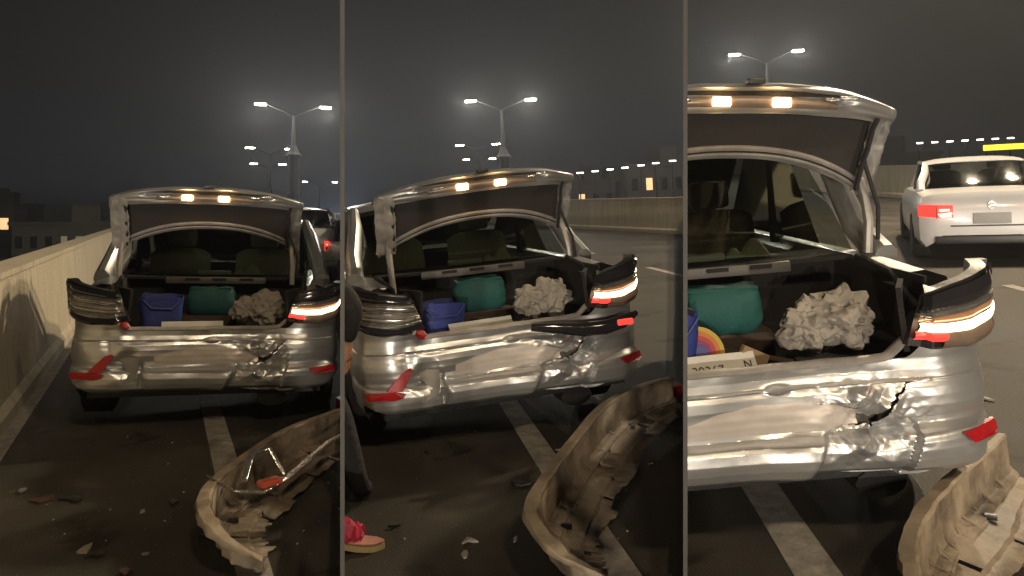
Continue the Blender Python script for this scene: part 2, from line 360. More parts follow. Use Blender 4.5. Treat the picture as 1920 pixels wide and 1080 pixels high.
# ---------------------------------------------------------------- city blocks
WIN_LIT = [mat('lit window white', (.8, .8, .8), .5, emit=(1, .95, .88), estr=2.5), mat('lit window amber', (.8, .6, .3), .5, emit=(1, .62, .3), estr=1.2), mat('lit window dim', (.5, .45, .35), .5, emit=(.9, .8, .55), estr=.12)]
WIN_DARK = mat('dark window', (.01, .011, .013), .15)
def block(M, w, d, h, col, label, cols, rows, lit, base=-9, yard=None):
    root = empty('apartment_block', M, label, 'building', 'city blocks in the dark')
    bm_ = mat('render %d' % int(col[0] * 1000), col, .9, var=.4, vscale=.3, bump=.2)
    MB().box((0, d / 2, (h + base) / 2), (w, d, h - base)).build('wall', bm_, root, smooth=False)
    MB().box((0, d / 2 - .1, h + .15), (w + .5, d + .5, .3)).build('roof', bm_, root, smooth=False)
    MB().box((w * .22, d / 2, h + 1.1), (w * .25, d * .4, 1.6)).build('roof_hut', bm_, root, smooth=False)
    k = 0
    for j in range(rows):
        for i in range(cols):
            x = -w / 2 + w * (i + .5) / cols; z = h - 1.6 - j * 2.7
            m_ = WIN_LIT[lit[k]] if k in lit else WIN_DARK; k += 1
            f = MB().box((x, -.05, z), (w / cols * .5, .14, 1.3)).build('window', bm_, root, smooth=False)
            MB().box((x, -.13, z), (w / cols * .42, .06, 1.1)).build('pane', m_, f, smooth=False)
        MB().box((0, -.35, h - 2.75 - j * 2.7), (w * .96, .7, .12)).build('balcony', bm_, root, smooth=False)
block(at(1, -17.2, 84), 8, 9, 2.1, (.05, .035, .03), 'dark brown block with a white lit window far left', 5, 3, {2: 0, 4: 1, 7: 2, 11: 2, 13: 1})
block(at(1, -9.2, 80, 0, -8), 7.5, 8, .4, (.16, .14, .10), 'low grey block with rows of small windows beyond parapet', 6, 3, {3: 2, 9: 2, 12: 2, 4: 2, 6: 2, 14: 2, 16: 1})
block(at(1, -4.6, 100, 0, 5), 5.5, 8, 1.2, (.035, .033, .03), 'dark narrow block beside boot lid with two bright windows', 4, 3, {2: 0, 7: 0, 4: 2})
block(at(1, -24, 120), 16, 9, 2.5, (.02, .018, .018), 'wide unlit block behind the brown block', 8, 3, {5: 2})
block(at(2, 11.8, 62), 5, 8, 1.6, (.12, .05, .04), 'dark red block beyond the far median wall', 4, 2, {1: 2})
block(at(2, 18.3, 68, 0, -6), 6.5, 8, 2.0, (.05, .045, .045), 'dark grey block beyond the far median wall', 5, 2, {2: 1, 6: 2, 0: 2, 8: 2})
block(at(2, 25.6, 66), 7, 8, 3.2, (.10, .085, .08), 'taller pale block beyond the far median wall', 5, 3, {4: 2, 7: 2, 1: 1, 10: 2, 12: 2})
block(at(3, 28.5, 75), 14, 8, .9, (.05, .055, .06), 'low block under the far lamp row behind white saloon', 9, 2, {3: 2, 5: 0, 6: 0, 8: 0, 14: 2})
sg = empty('neon_sign', at(3, 33.6, 60, 1.25), 'glowing yellow strip sign above the far dark bus shelter', 'sign')
MB().box((0, 0, 0), (3.6, .25, .42)).build('light_strip', mat('yellow neon', (.9, .8, .1), .4, emit=(.85, .78, .05), estr=1.6), sg, bevel=.05)
MB().box((0, .2, 0), (3.8, .1, .6)).build('backing', PLAST, sg, smooth=False)
for dx in (-1.5, 1.5): MB().tube([(dx, .25, 0), (dx, .25, -8)], .08, 6).build('post', POLE, sg)

# ---------------------------------------------------------------- vehicles
def plan_table(w=.885, dep=.5, n=400):
    pts = []
    for i in range(n + 1):
        th = math.pi * (1 - i / n); c, s_ = math.cos(th), math.sin(th)
        pts.append((w * math.copysign(abs(c) ** .45, c), dep * (1 - abs(s_) ** .45)))
    L_ = [0]
    for a, b in zip(pts, pts[1:]): L_.append(L_[-1] + math.hypot(b[0] - a[0], b[1] - a[1]))
    return pts, L_
PT, PL = plan_table()
def plan(a):
    """a in 0..1 along the tail's plan curve -> (x, y)"""
    t = a * PL[-1]; lo, hi = 0, len(PL) - 1
    while hi - lo > 1:
        m = (lo + hi) // 2
        if PL[m] <= t: lo = m
        else: hi = m
    k = (t - PL[lo]) / max(1e-9, PL[hi] - PL[lo])
    return PT[lo][0] + (PT[hi][0] - PT[lo][0]) * k, PT[lo][1] + (PT[hi][1] - PT[lo][1]) * k
def plan_y(x):
    x = max(-.8849, min(.8849, x)); c = (abs(x) / .885) ** (1 / .45)
    return .5 * (1 - max(0, 1 - c * c) ** .225)
PROF = [(.19, .10), (.205, .045), (.225, .012), (.26, -.004), (.30, -.014), (.335, -.012), (.352, -.002), (.362, .012), (.372, .036), (.39, .034), (.42, .012), (.46, .0), (.50, .002), (.535, .015), (.556, .030), (.563, .028), (.570, .050), (.60, .064), (.645, .07), (.72, .055)]
def bumper_y(x, z, seed):
    g = lambda cx, cz, sx, sz: math.exp(-((x - cx) / sx) ** 2 - ((z - cz) / sz) ** 2)
    y = lerp_table(PROF, z) if abs(x) < .45 else lerp_table(PROF, z) * (1 - .55 * smooth01((abs(x) - .45) / .2))
    y += .045 * g(-.05, .47, .38, .10) + .030 * g(.15, .60, .2, .05)
    rr = math.hypot((x + .49 + .35 * (z - .36)) / .10, (z - .36) / .17) + .5 * nz(x, z, seed, 7)
    y += .032 * (1 - smooth01((rr - .35) / .8)) + .022 * g(-.42, .30, .012, .10)                                       # punched-in dent on the left
    tri = lambda t: abs((t % 1) * 2 - 1)
    cr = g(.33, .42, .15, .13)
    y += cr * (.060 * tri(x * 3.1 + z * 4.6 + .1) + .045 * tri(x * 4.4 - z * 5.2 + .35 * nz(x, z, seed, 5)) + .012 * (1 - 2 * abs(nz(x + 3, z, seed, 22))) - .03)   # folded right hand side
    if z < .40: y += .034 * math.tanh((x - .15 - (z - .3) * .5) / .012) * math.exp(-((x - .15) / .16) ** 2) * smooth01((.40 - z) / .05)
    y -= .038 * smooth01((x - .47 - (z - .25) * .3) / .012) * smooth01((.40 - z) / .04) * smooth01((.9 - x) / .2)    # corner piece riding over the skin
    y += .005 * nz(x, z, seed + 2, 3) + .002 * nz(x, z * 2, seed, 11)
    y += -.028 * g(.02, .562, .035, .012) + .02 * g(-.62, .55, .05, .12)
    return y
ZB = lambda z: .30 + (z - .195) * .916
def tear(p):
    x, z = p.x, .195 + (p.z - .30) / .916
    t = (z - .39) / .17
    if 0 < t < 1:
        cx = .345 + .155 * t + .016 * nz(x, z, 5, 34); wd = .015 * (1 - t) ** .8 + .002 + .007 * abs(nz(x, z, 8, 50))
        if abs(x - cx) < wd: return True
    return math.hypot((x - .325) / .045, (z - .405) / .022) < 1 + 1.1 * nz(x, z, 3, 34)
def loft(secs):
    mb = MB(); n = len(secs[0]); vs = [p for s_ in secs for p in s_]
    return mb.add(vs, [(j * n + i, j * n + i + 1, (j + 1) * n + i + 1, (j + 1) * n + i) for j in range(len(secs) - 1) for i in range(n - 1)])
def wheel(root, x, y, r=.31, name='wheel'):
    sx = 1 if x > 0 else -1
    t = MB().lathe([(r * .62, -.10), (r * .9, -.105), (r, -.085), (r, .085), (r * .9, .105), (r * .62, .10)], 24, (x, y, r), 'X').build(name, TYRE, root)
    MB().lathe([(.02, .085 * sx), (r * .3, .09 * sx), (r * .58, .07 * sx), (r * .64, .10 * sx), (r * .64, -.08 * sx)], 20, (x, y, r), 'X').build('rim', RIM, t)
def seat(root, x, y, z0, m=None):
    m = m or SEAT
    b = MB().grid(lambda u, v: (x + (u - .5) * .46 * (1 - .12 * v), y + .10 * v + .07 * abs(u - .5) ** 2 * 4 - .05, z0 + .62 * v - .06 * v * (2 * u - 1) ** 4), 8, 8).build('seat_back', m, root, solid=.08)
    MB().box((x, y + .12, z0 + .72), (.25, .11, .17)).build('headrest', m, b, bevel=.04)
def greenhouse(root, m_paint, rw=.66, zb=1.015, yb=.80, yr=1.42, zr=1.41, yf=2.5, zf=1.44, yw=3.25, zw=1.0, hw=.54, glass=GLASS):
    """rear glass, windscreen, side glass, roof and pillars"""
    def rg(u, v):
        x = (2 * u - 1); hwv = rw + (hw - rw) * v
        return (x * hwv, yb + (yr - yb) * v + .16 * x * x * (1 - v * .4), zb + (zr - zb) * v ** .9 - .03 * v * abs(x) ** 3)
    MB().grid(rg, 16, 8).build('rear_window', glass, root)
    MB().grid(lambda u, v: ((2 * u - 1) * (hw + (.68 - hw) * v), yf + (yw - yf) * v - .14 * (2 * u - 1) ** 2, zf - .02 - (zf - .02 - zw) * v), 14, 6).build('windscreen', glass, root)
    MB().grid(lambda u, v: ((2 * u - 1) * (hw + .03), yr - .02 + .14 * (2 * u - 1) ** 2 * (1 - 2 * v) + (yf - yr + .04) * v, zr + (zf - zr) * v + .035 * math.sin(math.pi * v) - .05 * abs(2 * u - 1) ** 3 + .006), 14, 10).build('roof', m_paint, root, solid=.03)
    for sx in (-1, 1):
        p = lambda f: [(sx * a, b, c) for a, b, c in f]
        MB().grid(lambda u, v: (sx * (.70 + (hw + .02 - .70) * v), (yb + .5) + (yr + .25 - yb - .5) * v + u * ((yw - .35) - (yb + .5) + ((yf - .12) - (yr + .25) - (yw - .35) + (yb + .5)) * v), zb + (zr - .06 - zb) * v), 8, 4).build('side_window', glass, root)
        MB().tube(p([(rw + .07, yb - .02, zb - .03), (rw + .05, yb + .22, zb + .1), (hw + .06, yr - .22, zr - .14), (hw + .03, yr + .1, zr - .03)]), [.06, .055, .05, .04], 10, 1.3).build('rear_pillar', m_paint, root)
        MB().tube(p([(.69, yw + .05, zw - .02), (.63, (yw + yf) / 2, (zw + zf) / 2 + .02), (hw + .03, yf - .05, zf - .04)]), .035, 8).build('front_pillar', m_paint, root)
        MB().tube(p([(.72, 2.0, zb - .05), (hw + .05, 1.95, zr - .02)]), .045, 6).build('door_pillar', PLAST, root)
def interior(root, seed=0):
    seat(root, -.36, 2.0, .55); seat(root, .36, 2.05, .55)
    MB().grid(lambda u, v: ((2 * u - 1) * .6, 1.10 + .10 * v + .02 * math.cos(u * 12), .62 + .36 * v), 10, 5).build('rear_seat', SEAT, root, solid=.05)
    MB().box((0, 3.02, .86), (1.26, .42, .26)).build('dashboard', DASH, root, bevel=.06)
    st = MB().tube([(-.36 + .18 * math.cos(t * .35), 2.68 + .05 * math.sin(t * .35), .96 + .17 * math.sin(t * .35)) for t in range(19)], .015, 6).build('steering_wheel', PLAST, root)
    mr = MB().box((.0, 2.52, 1.315), (.20, .03, .06)).build('mirror', PLAST, root, bevel=.01)
    MB().tube([(0, 2.54, 1.33), (0, 2.56, 1.41)], .01, 6).build('mirror_stalk', PLAST, mr)
    MB().box((0, 1.9, 1.392), (.16, .10, .02)).build('added_cabin_lamp', mat('added cabin lamp', (.8, .85, .7), .5, emit=(.85, 1, .62), estr=4.5), root, bevel=.006)  # unseen cabin lamp, added to brighten the seats with a greenish glow
    MB().box((0, 1.9, .42), (1.3, 2.2, .06)).build('cabin_floor', BLACK, root, smooth=False)

def tail_lamp(root, sx, lit, seed):
    """wrap-round lamp pushed out of line: stacked lens layers between a lower and an upper curve"""
    lo = [(.50, .775), (.60, .757), (.72, .754), (.82, .775), (.875, .81), (.885, .84)]
    hi = [(.56, .955), (.66, .975), (.76, .995), (.84, 1.012), (.885, 1.03), (.905, 1.032)]
    def surf(u, v, out=0.):
        k = u * 5; i = min(4, int(k)); f = k - i
        a = Vector(lo[i]).lerp(Vector(lo[i + 1]), f); b = Vector(hi[i]).lerp(Vector(hi[i + 1]), f); p = a.lerp(b, v)
        y = plan_y(min(p.x, .88)) * .8 - .02 - out + (.03 if p.x < .56 else 0)
        return (sx * p.x, y - .035 * smooth01((p.x - .75) / .2), p.y + .006 * nz(p.x, p.y, seed, 9))
    lamp = MB().grid(lambda u, v: surf(u, -.03 + 1.06 * v, -.02), 20, 10).build('tail_lamp', PLAST, root, solid=-.05)
    def layer(name, v0, v1, m, u0=0., u1=1., out=.004, ribs=0, amp=.004, curve=0.):
        MB().grid(lambda u, v: surf(u0 + (u1 - u0) * u, v0 + (v1 - v0) * v + curve * smooth01((u0 + (u1 - u0) * u - .62) / .38), out + amp * math.sin(v * ribs * math.pi * 2) * (1 if ribs else 0) + .012 * math.sin(math.pi * v)), 26, max(4, ribs * 6)).build(name, m, lamp)
    if lit:
        layer('upper_lens', .66, .98, SMOKE, ribs=1, amp=.003)
        layer('chrome_band', .50, .68, CHROME, 0, .8, ribs=3)
        layer('amber_lens', .44, .56, AMBER, 0, .72, out=.006)
        layer('light_strip', .27, .42, WARMLIT, .02, .96, out=.010, curve=.20)
        layer('brake_lens', .12, .27, REDLIT, .0, .22, out=.011)
        layer('lower_lens', .0, .27, mat('grey brown lens', (.24, .18, .14), .16, .3, var=.4, vscale=14, coat=.8), .20, 1., out=.005, ribs=1)
    else:
        layer('upper_lens', .78, .98, SMOKE, ribs=1, amp=.003)
        layer('clear_lens', .52, .79, CHROME, ribs=4, amp=.007)
        layer('amber_lens', .32, .53, mat('unlit clear lens', (.50, .48, .44), .16, .6, var=.4, vscale=12, coat=.7), ribs=2, amp=.004)
        layer('chrome_band', .18, .33, CHROME, ribs=2, amp=.006)
        layer('lower_lens', .0, .19, SMOKE, ribs=1)
    return lamp

def crashed_car(s, x, y, rz, roll, label, seed=0, extra=None, lid_pose=(0, 0, 0, 0, 0), roof=1.45):
    M = at(s, x, y, 0, rz) @ Matrix.Rotation(R(roll), 4, 'Y')
    root = empty('crashed_sedan', M, label, 'car', 'crumpled silver sedans with open boots')
    # bumper skin
    def bf(u, v):
        px, py = plan(u); ztop = .648 + .07 * smooth01((abs(px) - .50) / .09)
        zb_ = .195 + .012 * nz(px, seed, 0, 5) - .02 * smooth01((px - .1) / .3) * (1 - smooth01((px - .5) / .1)) + .05 * smooth01((abs(px) - .7) / .18)
        z = zb_ + (ztop - zb_) * v
        zz = .19 + (.72 - .19) * (z - .195) / (.648 - .195) * .86 if abs(px) < 2 else z
        side = smooth01((abs(px) - .80) / .08)
        d = bumper_y(px, z, seed)
        sx = math.copysign(1, px)
        return (px - sx * d * side * .6 - (.02 * sx * smooth01((.30 - z) / .1) * side), py + d * (1 - side), ZB(z))
    MB().grid(bf, 480, 140, skip=tear).build('bumper', SILVER, root, angle=18)
    MB().grid(lambda u, v: (-.34 + .66 * u, bumper_y(-.34 + .66 * u, .39 + .13 * v * (.55 + .45 * math.sin(math.pi * u) + .2 * nz(u * 5, 0, seed)), seed) + plan_y(-.34 + .66 * u) - .003, ZB(.39 + .13 * v * (.55 + .45 * math.sin(math.pi * u) + .2 * nz(u * 5, 0, seed)))), 60, 12).build('painted_highlight', HILITE, root)  # pale patch over the bumper skin: a reflected highlight put into the colour
    MB().prism([(-.55, .435), (-.50, .452), (-.435, .445), (-.43, .39), (-.44, .33), (-.455, .29), (-.52, .265), (-.535, .30), (-.515, .36)], .004, lambda a, b, d: (a, plan_y(a) + bumper_y(a, b, seed) - .004 + d, ZB(b))).build('scuffed_cover', mat('dull grey scuffed plastic', (.26, .245, .22), .6, .2, var=.45, vscale=9, bump=.08, bscale=40), root)
    MB().grid(lambda u, v: (.20 + .36 * u, .115 + .03 * nz(u * 6, v * 6, seed), .42 + .26 * v), 14, 10).build('foam_absorber', mat('grey foam', (.15, .14, .13), .9, var=.4, vscale=14, bump=.4), root, smooth=False)
    MB().box((0, .24, .50), (1.35, .10, .34)).build('crash_beam', PLAST, root, smooth=False)
    MB().box((0, 1.2, .33), (1.5, 2.1, .16)).build('underbody', PLAST, root, smooth=False)
    MB().tube([(.42, .14, .22), (.42, .7, .23)], .10, 12, .6).build('muffler', PLAST, root)
    # tail sill under the boot opening
    MB().grid(lambda u, v: (-.56 + 1.10 * u, plan_y(-.56 + 1.1 * u) + bumper_y(-.56 + 1.1 * u, .648, seed) - .012 + .07 * v, .712 + .018 * math.sin(math.pi * min(1, v * 1.2)) + .008 * nz(u * 6, 0, seed) + .075 * smooth01((u - .90) / .1) + .02 * smooth01((.06 - u) / .06)), 50, 6).build('boot_sill', PRIMER, root, solid=.012)
    MB().lathe([(.004, -.006), (.014, -.006), (.014, .004), (.004, .004)], 10, (.525, .11, .80)).build('latch_hole', BLACK, root)
    # flanks and wings
    for sx in (-1, 1):
        secs = []
        for yy, w, bz, rail in ((.30, .862, .985, .63), (.45, .874, .985, .635), (.62, .878, .99, .645), (.8, .88, 1.0, .67), (1.1, .882, .99, .70), (1.6, .883, .985, .71), (2.2, .882, .98, .72), (2.9, .878, .97, .72), (3.3, .872, .955, .70), (3.8, .85, .86, .5), (4.15, .78, .76, .3), (4.3, .55, .62, .1)):
            wv = lambda a: .012 * nz(yy * 2, a, seed + sx, 2) if yy < 1 else 0
            secs.append([(sx * a * w + wv(a) if a < 2 else 0, yy, z) for a, z in ((.93, .20), (.98, .28), (1., .45), (1.0, .62), (.985, .76), (.965, .88), (.93, bz - .02))] + [(sx * (w * .93 + (rail - w * .93) * .5), yy, bz + .012 + wv(3)), (sx * rail, yy, bz + .005)] + ([(sx * rail * .5, yy, bz + .03), (0, yy, bz + .035)] if yy > 3.25 else [(sx * rail, yy, bz - .02), (sx * (rail - .012), yy, bz - .05)]))
        lf = loft(secs)
        lf.build('side_panel', SILVER, root, angle=50)
        for wy in (.88, 3.45): wheel(root, sx * .78, wy)
        # dark channel between lamp and boot opening
        MB().grid(lambda u, v: (sx * (.52 + .10 * u - .02 * v), .06 + .30 * u * (1 - .4 * v), .74 + .24 * v), 6, 6).build('boot_corner', BLACK, root, solid=.02)
        MB().tube([(sx * .575, .08, .72), (sx * .605, .16, .88), (sx * .63, .4, .985), (sx * .655, .76, 1.01)], .016, 8).build('weather_seal', RUBBER, root)
    # boot cavity
    cav = MB()
    cav.add([(-.6, .14, .55), (.6, .14, .55), (.6, .96, .55), (-.6, .96, .55), (-.64, .14, 1.0), (.64, .14, 1.0), (.64, .96, 1.0), (-.64, .96, 1.0)], [(0, 1, 2, 3), (3, 2, 6, 7), (0, 3, 7, 4), (1, 5, 6, 2)])
    cav.add([(-.6, .14, .55), (.6, .14, .55), (.57, .14, .70), (-.57, .14, .70)], [(0, 1, 2, 3)])
    cav.build('boot_lining', BLACK, root, smooth=False, solid=.01)
    sh = MB().box((0, .97, 1.0), (1.28, .30, .02)).build('parcel_shelf', BLACK, root, smooth=False)
    cm = MB().box((0, .80, .985), (.72, .03, .05)).build('cross_member', mat('dull grey steel', (.09, .085, .08), .5, .3, var=.3), root, bevel=.008)
    for xx in (-.17, .02, .22): MB().box((xx, .783, .995), (.10, .012, .018)).build('slot', BLACK, cm, smooth=False)
    MB().box((-.02, .96, 1.035), (.24, .06, .03)).build('brake_light', mat('pale brake light', (.5, .52, .45), .3, var=.2), sh, bevel=.006)
    # cloth hat left on the shelf
    MB().grid(lambda u, v: (.22 + .15 * (2 * u - 1) * (1 - .25 * v), 1.0 + .10 * (v - .5), 1.012 + .085 * max(0, 1 - ((2 * u - 1.3) / .5) ** 2) * math.sin(math.pi * v) + .045 * max(0, 1 - ((2 * u - .55) / .3) ** 2) * math.sin(math.pi * v) + .01), 18, 8).build('shelf_cloth', mat('pale cloth', (.46, .46, .33), .9, bump=.3, bscale=80, var=.2), sh)
    greenhouse(root, SILVER, rw=.72, hw=.66, zr=roof, zf=roof + .03); interior(root, seed)
    # open boot lid, standing on its goose-neck arms
    zb_ = lambda x: 1.385 - .165 * (abs(x) / .64) ** 2.3
    fy = lambda x, z: .80 - .20 * (z - 1.25) / .35 + .05 * (abs(x) / .64) ** 2
    lidn = lambda x, z: .012 * nz(x, z, seed + 7, 5)
    lid = MB().grid(lambda u, v: ((2 * u - 1) * .665, fy(.66 * (2 * u - 1), zb_(.665 * (2 * u - 1)) + (1.60 - zb_(.665 * (2 * u - 1))) * v) + .055 + lidn(u, v), zb_(.665 * (2 * u - 1)) + (1.60 - zb_(.665 * (2 * u - 1))) * v), 40, 12).build('boot_lid', SILVER, root, solid=.012)
    MB().grid(lambda u, v: ((2 * u - 1) * .57, fy(.57 * (2 * u - 1), zb_(.57 * (2 * u - 1)) + .05 + (1.575 - zb_(.57 * (2 * u - 1)) - .05) * v) + .015 + .006 * nz(u * 4, v * 2, seed), zb_(.57 * (2 * u - 1)) + .05 + (1.575 - zb_(.57 * (2 * u - 1)) - .05) * v), 40, 10).build('lid_lining', LINING, lid)
    for k, (z0, z1, o_) in enumerate(((.0, .020, .0), (.026, .052, -.012))):
        MB().grid(lambda u, v: ((2 * u - 1) * .655, fy(.655 * (2 * u - 1), zb_(.655 * (2 * u - 1))) + o_ - .012 * math.sin(math.pi * v), zb_(.655 * (2 * u - 1)) + z0 + (z1 - z0) * v), 50, 4).build('lid_flange', PRIMER, lid, solid=.008)
    MB().tube([(xx, fy(xx, zb_(xx)) - .006, zb_(xx) + .023) for xx in [-.65 + .05 * i for i in range(27)]], .005, 6).build('lid_seal', RUBBER, lid)
    for sx in (-1, 1):
        MB().grid(lambda u, v: (sx * (.565 + .105 * u + .006 * nz(v * 7, u, seed + sx, 3)), fy(.6, zb_(.62) + v * .37) - .02 + .035 * u - .012 * math.sin(u * 9) + .014 * nz(v * 9, u * 3, seed + 2 * sx), zb_(.62) + (1.60 - zb_(.62)) * v), 8, 30).build('lid_frame', PRIMER if sx < 0 else SILVER, lid, solid=.02)
        MB().tube([(sx * (.575 + .012 * nz(k * .8, 0, seed)), fy(.57, zb_(.6) + k * .045) - .035, zb_(.6) + k * .045) for k in range(8)], .012, 6).build('lid_seal', RUBBER, lid)
        arm = MB().tube([(sx * .60, .85, 1.33), (sx * .612, .79, 1.20), (sx * .618, .76, 1.10), (sx * .618, .76, .96)], .021, 8, 1.2).build('hinge_arm', PRIMER, lid)
        if sx > 0:
            MB().tube([(.588, .77, 1.50), (.590, .755, 1.36), (.62, .745, 1.26), (.650, .74, 1.17), (.654, .74, 1.02)], .010, 8).build('cable', RUBBER, lid)
    zt = lambda x: 1.690 - .085 * (abs(x) / .68) ** 2.6
    zl = lambda x: 1.565 - .03 * (abs(x) / .68) ** 2
    flap_y = lambda x: .50 + .16 * (abs(x) / .68) ** 3
    def flap(u, v):
        xx = (2 * u - 1) * .68; z = zl(xx) + (zt(xx) - zl(xx)) * v; sl = .05 * math.exp(-((v - .62) / .10) ** 2) * smooth01((.46 - abs(xx)) / .05)
        return (xx, flap_y(xx) + .05 * (1 - v) ** 2 + sl + .01 * nz(xx, v, seed, 5) + .03 * max(0, v - .85) / .15, z + .006 * nz(xx, 1, seed, 4))
    fl = MB().grid(flap, 70, 26).build('lid_tail', SILVER, lid, angle=60)
    MB().grid(lambda u, v: ((2 * u - 1) * .68, flap_y((2 * u - 1) * .68) + .02 + .16 * v, zt((2 * u - 1) * .68) - .002 - .05 * v * (1 if abs(2 * u - 1) < 2 else 0)), 40, 3).build('lid_top', SILVER, lid)
    MB().grid(lambda u, v: ((2 * u - 1) * .67, flap_y((2 * u - 1) * .67) + .05 + .12 * v, zl((2 * u - 1) * .67) + .02 * v), 40, 3).build('lid_underside', SILVER, lid)
    MB().grid(lambda u, v: (-.46 + .92 * u, flap_y(0) - .012 + .05 * (2 * u - 1) ** 4 + .05, 1.637 + .016 * v * math.sin(math.pi * u) ** .5 + .004 * v), 40, 2).build('grip_slot', BLACK, fl, solid=.02)
    MB().grid(lambda u, v: (-.36 + .72 * u, flap_y(0) - .014 - .012 * math.sin(math.pi * v) + .04 * (2 * u - 1) ** 4, 1.583 + .050 * v * math.sin(math.pi * (.06 + .88 * u)) ** .4), 40, 6).build('lamp_strip', TRIM, fl)
    for xx in (-.145, .105): MB().box((xx, flap_y(0) - .026, 1.606), (.075, .022, .040)).build('plate_lamp', PLATELAMP, fl, bevel=.008)
    MB().box((.0, .49, 1.692), (.07, .05, .022)).build('latch', PLAST, fl, bevel=.006)
    for xx, zz in ((-.30, 1.61), (.33, 1.622), (.40, 1.632)): MB().box((xx, flap_y(xx) - .02, zz), (.07, .012, .012)).build('chrome_clip', CHROME, fl, bevel=.003)
    tail_lamp(root, -1, False, seed); tail_lamp(root, 1, True, seed + 3)
    # reflectors
    ry = lambda x, z: plan_y(x) + bumper_y(x, z, seed) - .012
    def refl(name, pts, m=REDL):
        MB().prism(pts, .022, lambda a, b, d: (a, min(ry(a, b), ry(a * .97, b)) + d - .004, ZB(b))).build(name, m, root, smooth=False)
    refl('reflector', [(.66, .355), (.84, .362), (.852, .318), (.82, .308), (.70, .312)])
    refl('reflector', [(-.855, .335), (-.70, .345), (-.64, .33), (-.655, .305), (-.70, .295), (-.85, .292)])
    refl('reflector', [(-.74, .35), (-.64, .46), (-.60, .475), (-.585, .46), (-.60, .43), (-.655, .345)])
    MB().tube([(-.545, .035, .755), (-.52, .03, .74), (-.50, .028, .725)], [.02, .028, .02], 8).build('broken_lens', REDL, root)
    MB().tube([(-.575, .035, .775), (-.55, .032, .76)], [.018, .022], 8).build('bulb_holder', mat('white plastic', (.7, .7, .68), .4, var=.1), root)
    dx, dy, dz, tl, yw_ = lid_pose; pv = Vector((0, .78, 1.3))
    lid.matrix_basis = Matrix.Translation(pv + Vector((dx, dy, dz))) @ Matrix.Rotation(R(yw_), 4, 'Z') @ Matrix.Rotation(R(tl), 4, 'Y') @ Matrix.Translation(-pv)
    if extra: extra(root, seed)
    clip(root, KEEP[s])
    return root
def hanging_trim(root, seed):
    t = MB().tube([(.12, .0, .70), (.28, -.035, .68), (.42, -.05, .657), (.56, -.06, .655), (.68, -.05, .67), (.79, -.01, .705)], [.018, .028, .034, .036, .032, .014], 10, 1.2).build('hanging_trim', SMOKE, root)
    MB().box((.68, -.085, .675), (.10, .02, .035)).build('lit_lens', REDLIT, t, bevel=.008)
crashed_car(1, -.08, 0, -6, 2.0, 'crumpled silver sedan with open boot beside long cream parapet', 1, None, (-.06, 0, 0, 0, 0))
crashed_car(2, -.10, 0, 7, -2.0, 'crumpled silver sedan with black trim hanging under its lit tail lamp', 1, hanging_trim, (.05, 0, -.05, -2.2, 0))
crashed_car(3, -.08, 0, 4, -1.6, 'crumpled silver sedan with open boot next to a white saloon', 1, None, (.12, 0, .12, 5.5, 0), 1.60)

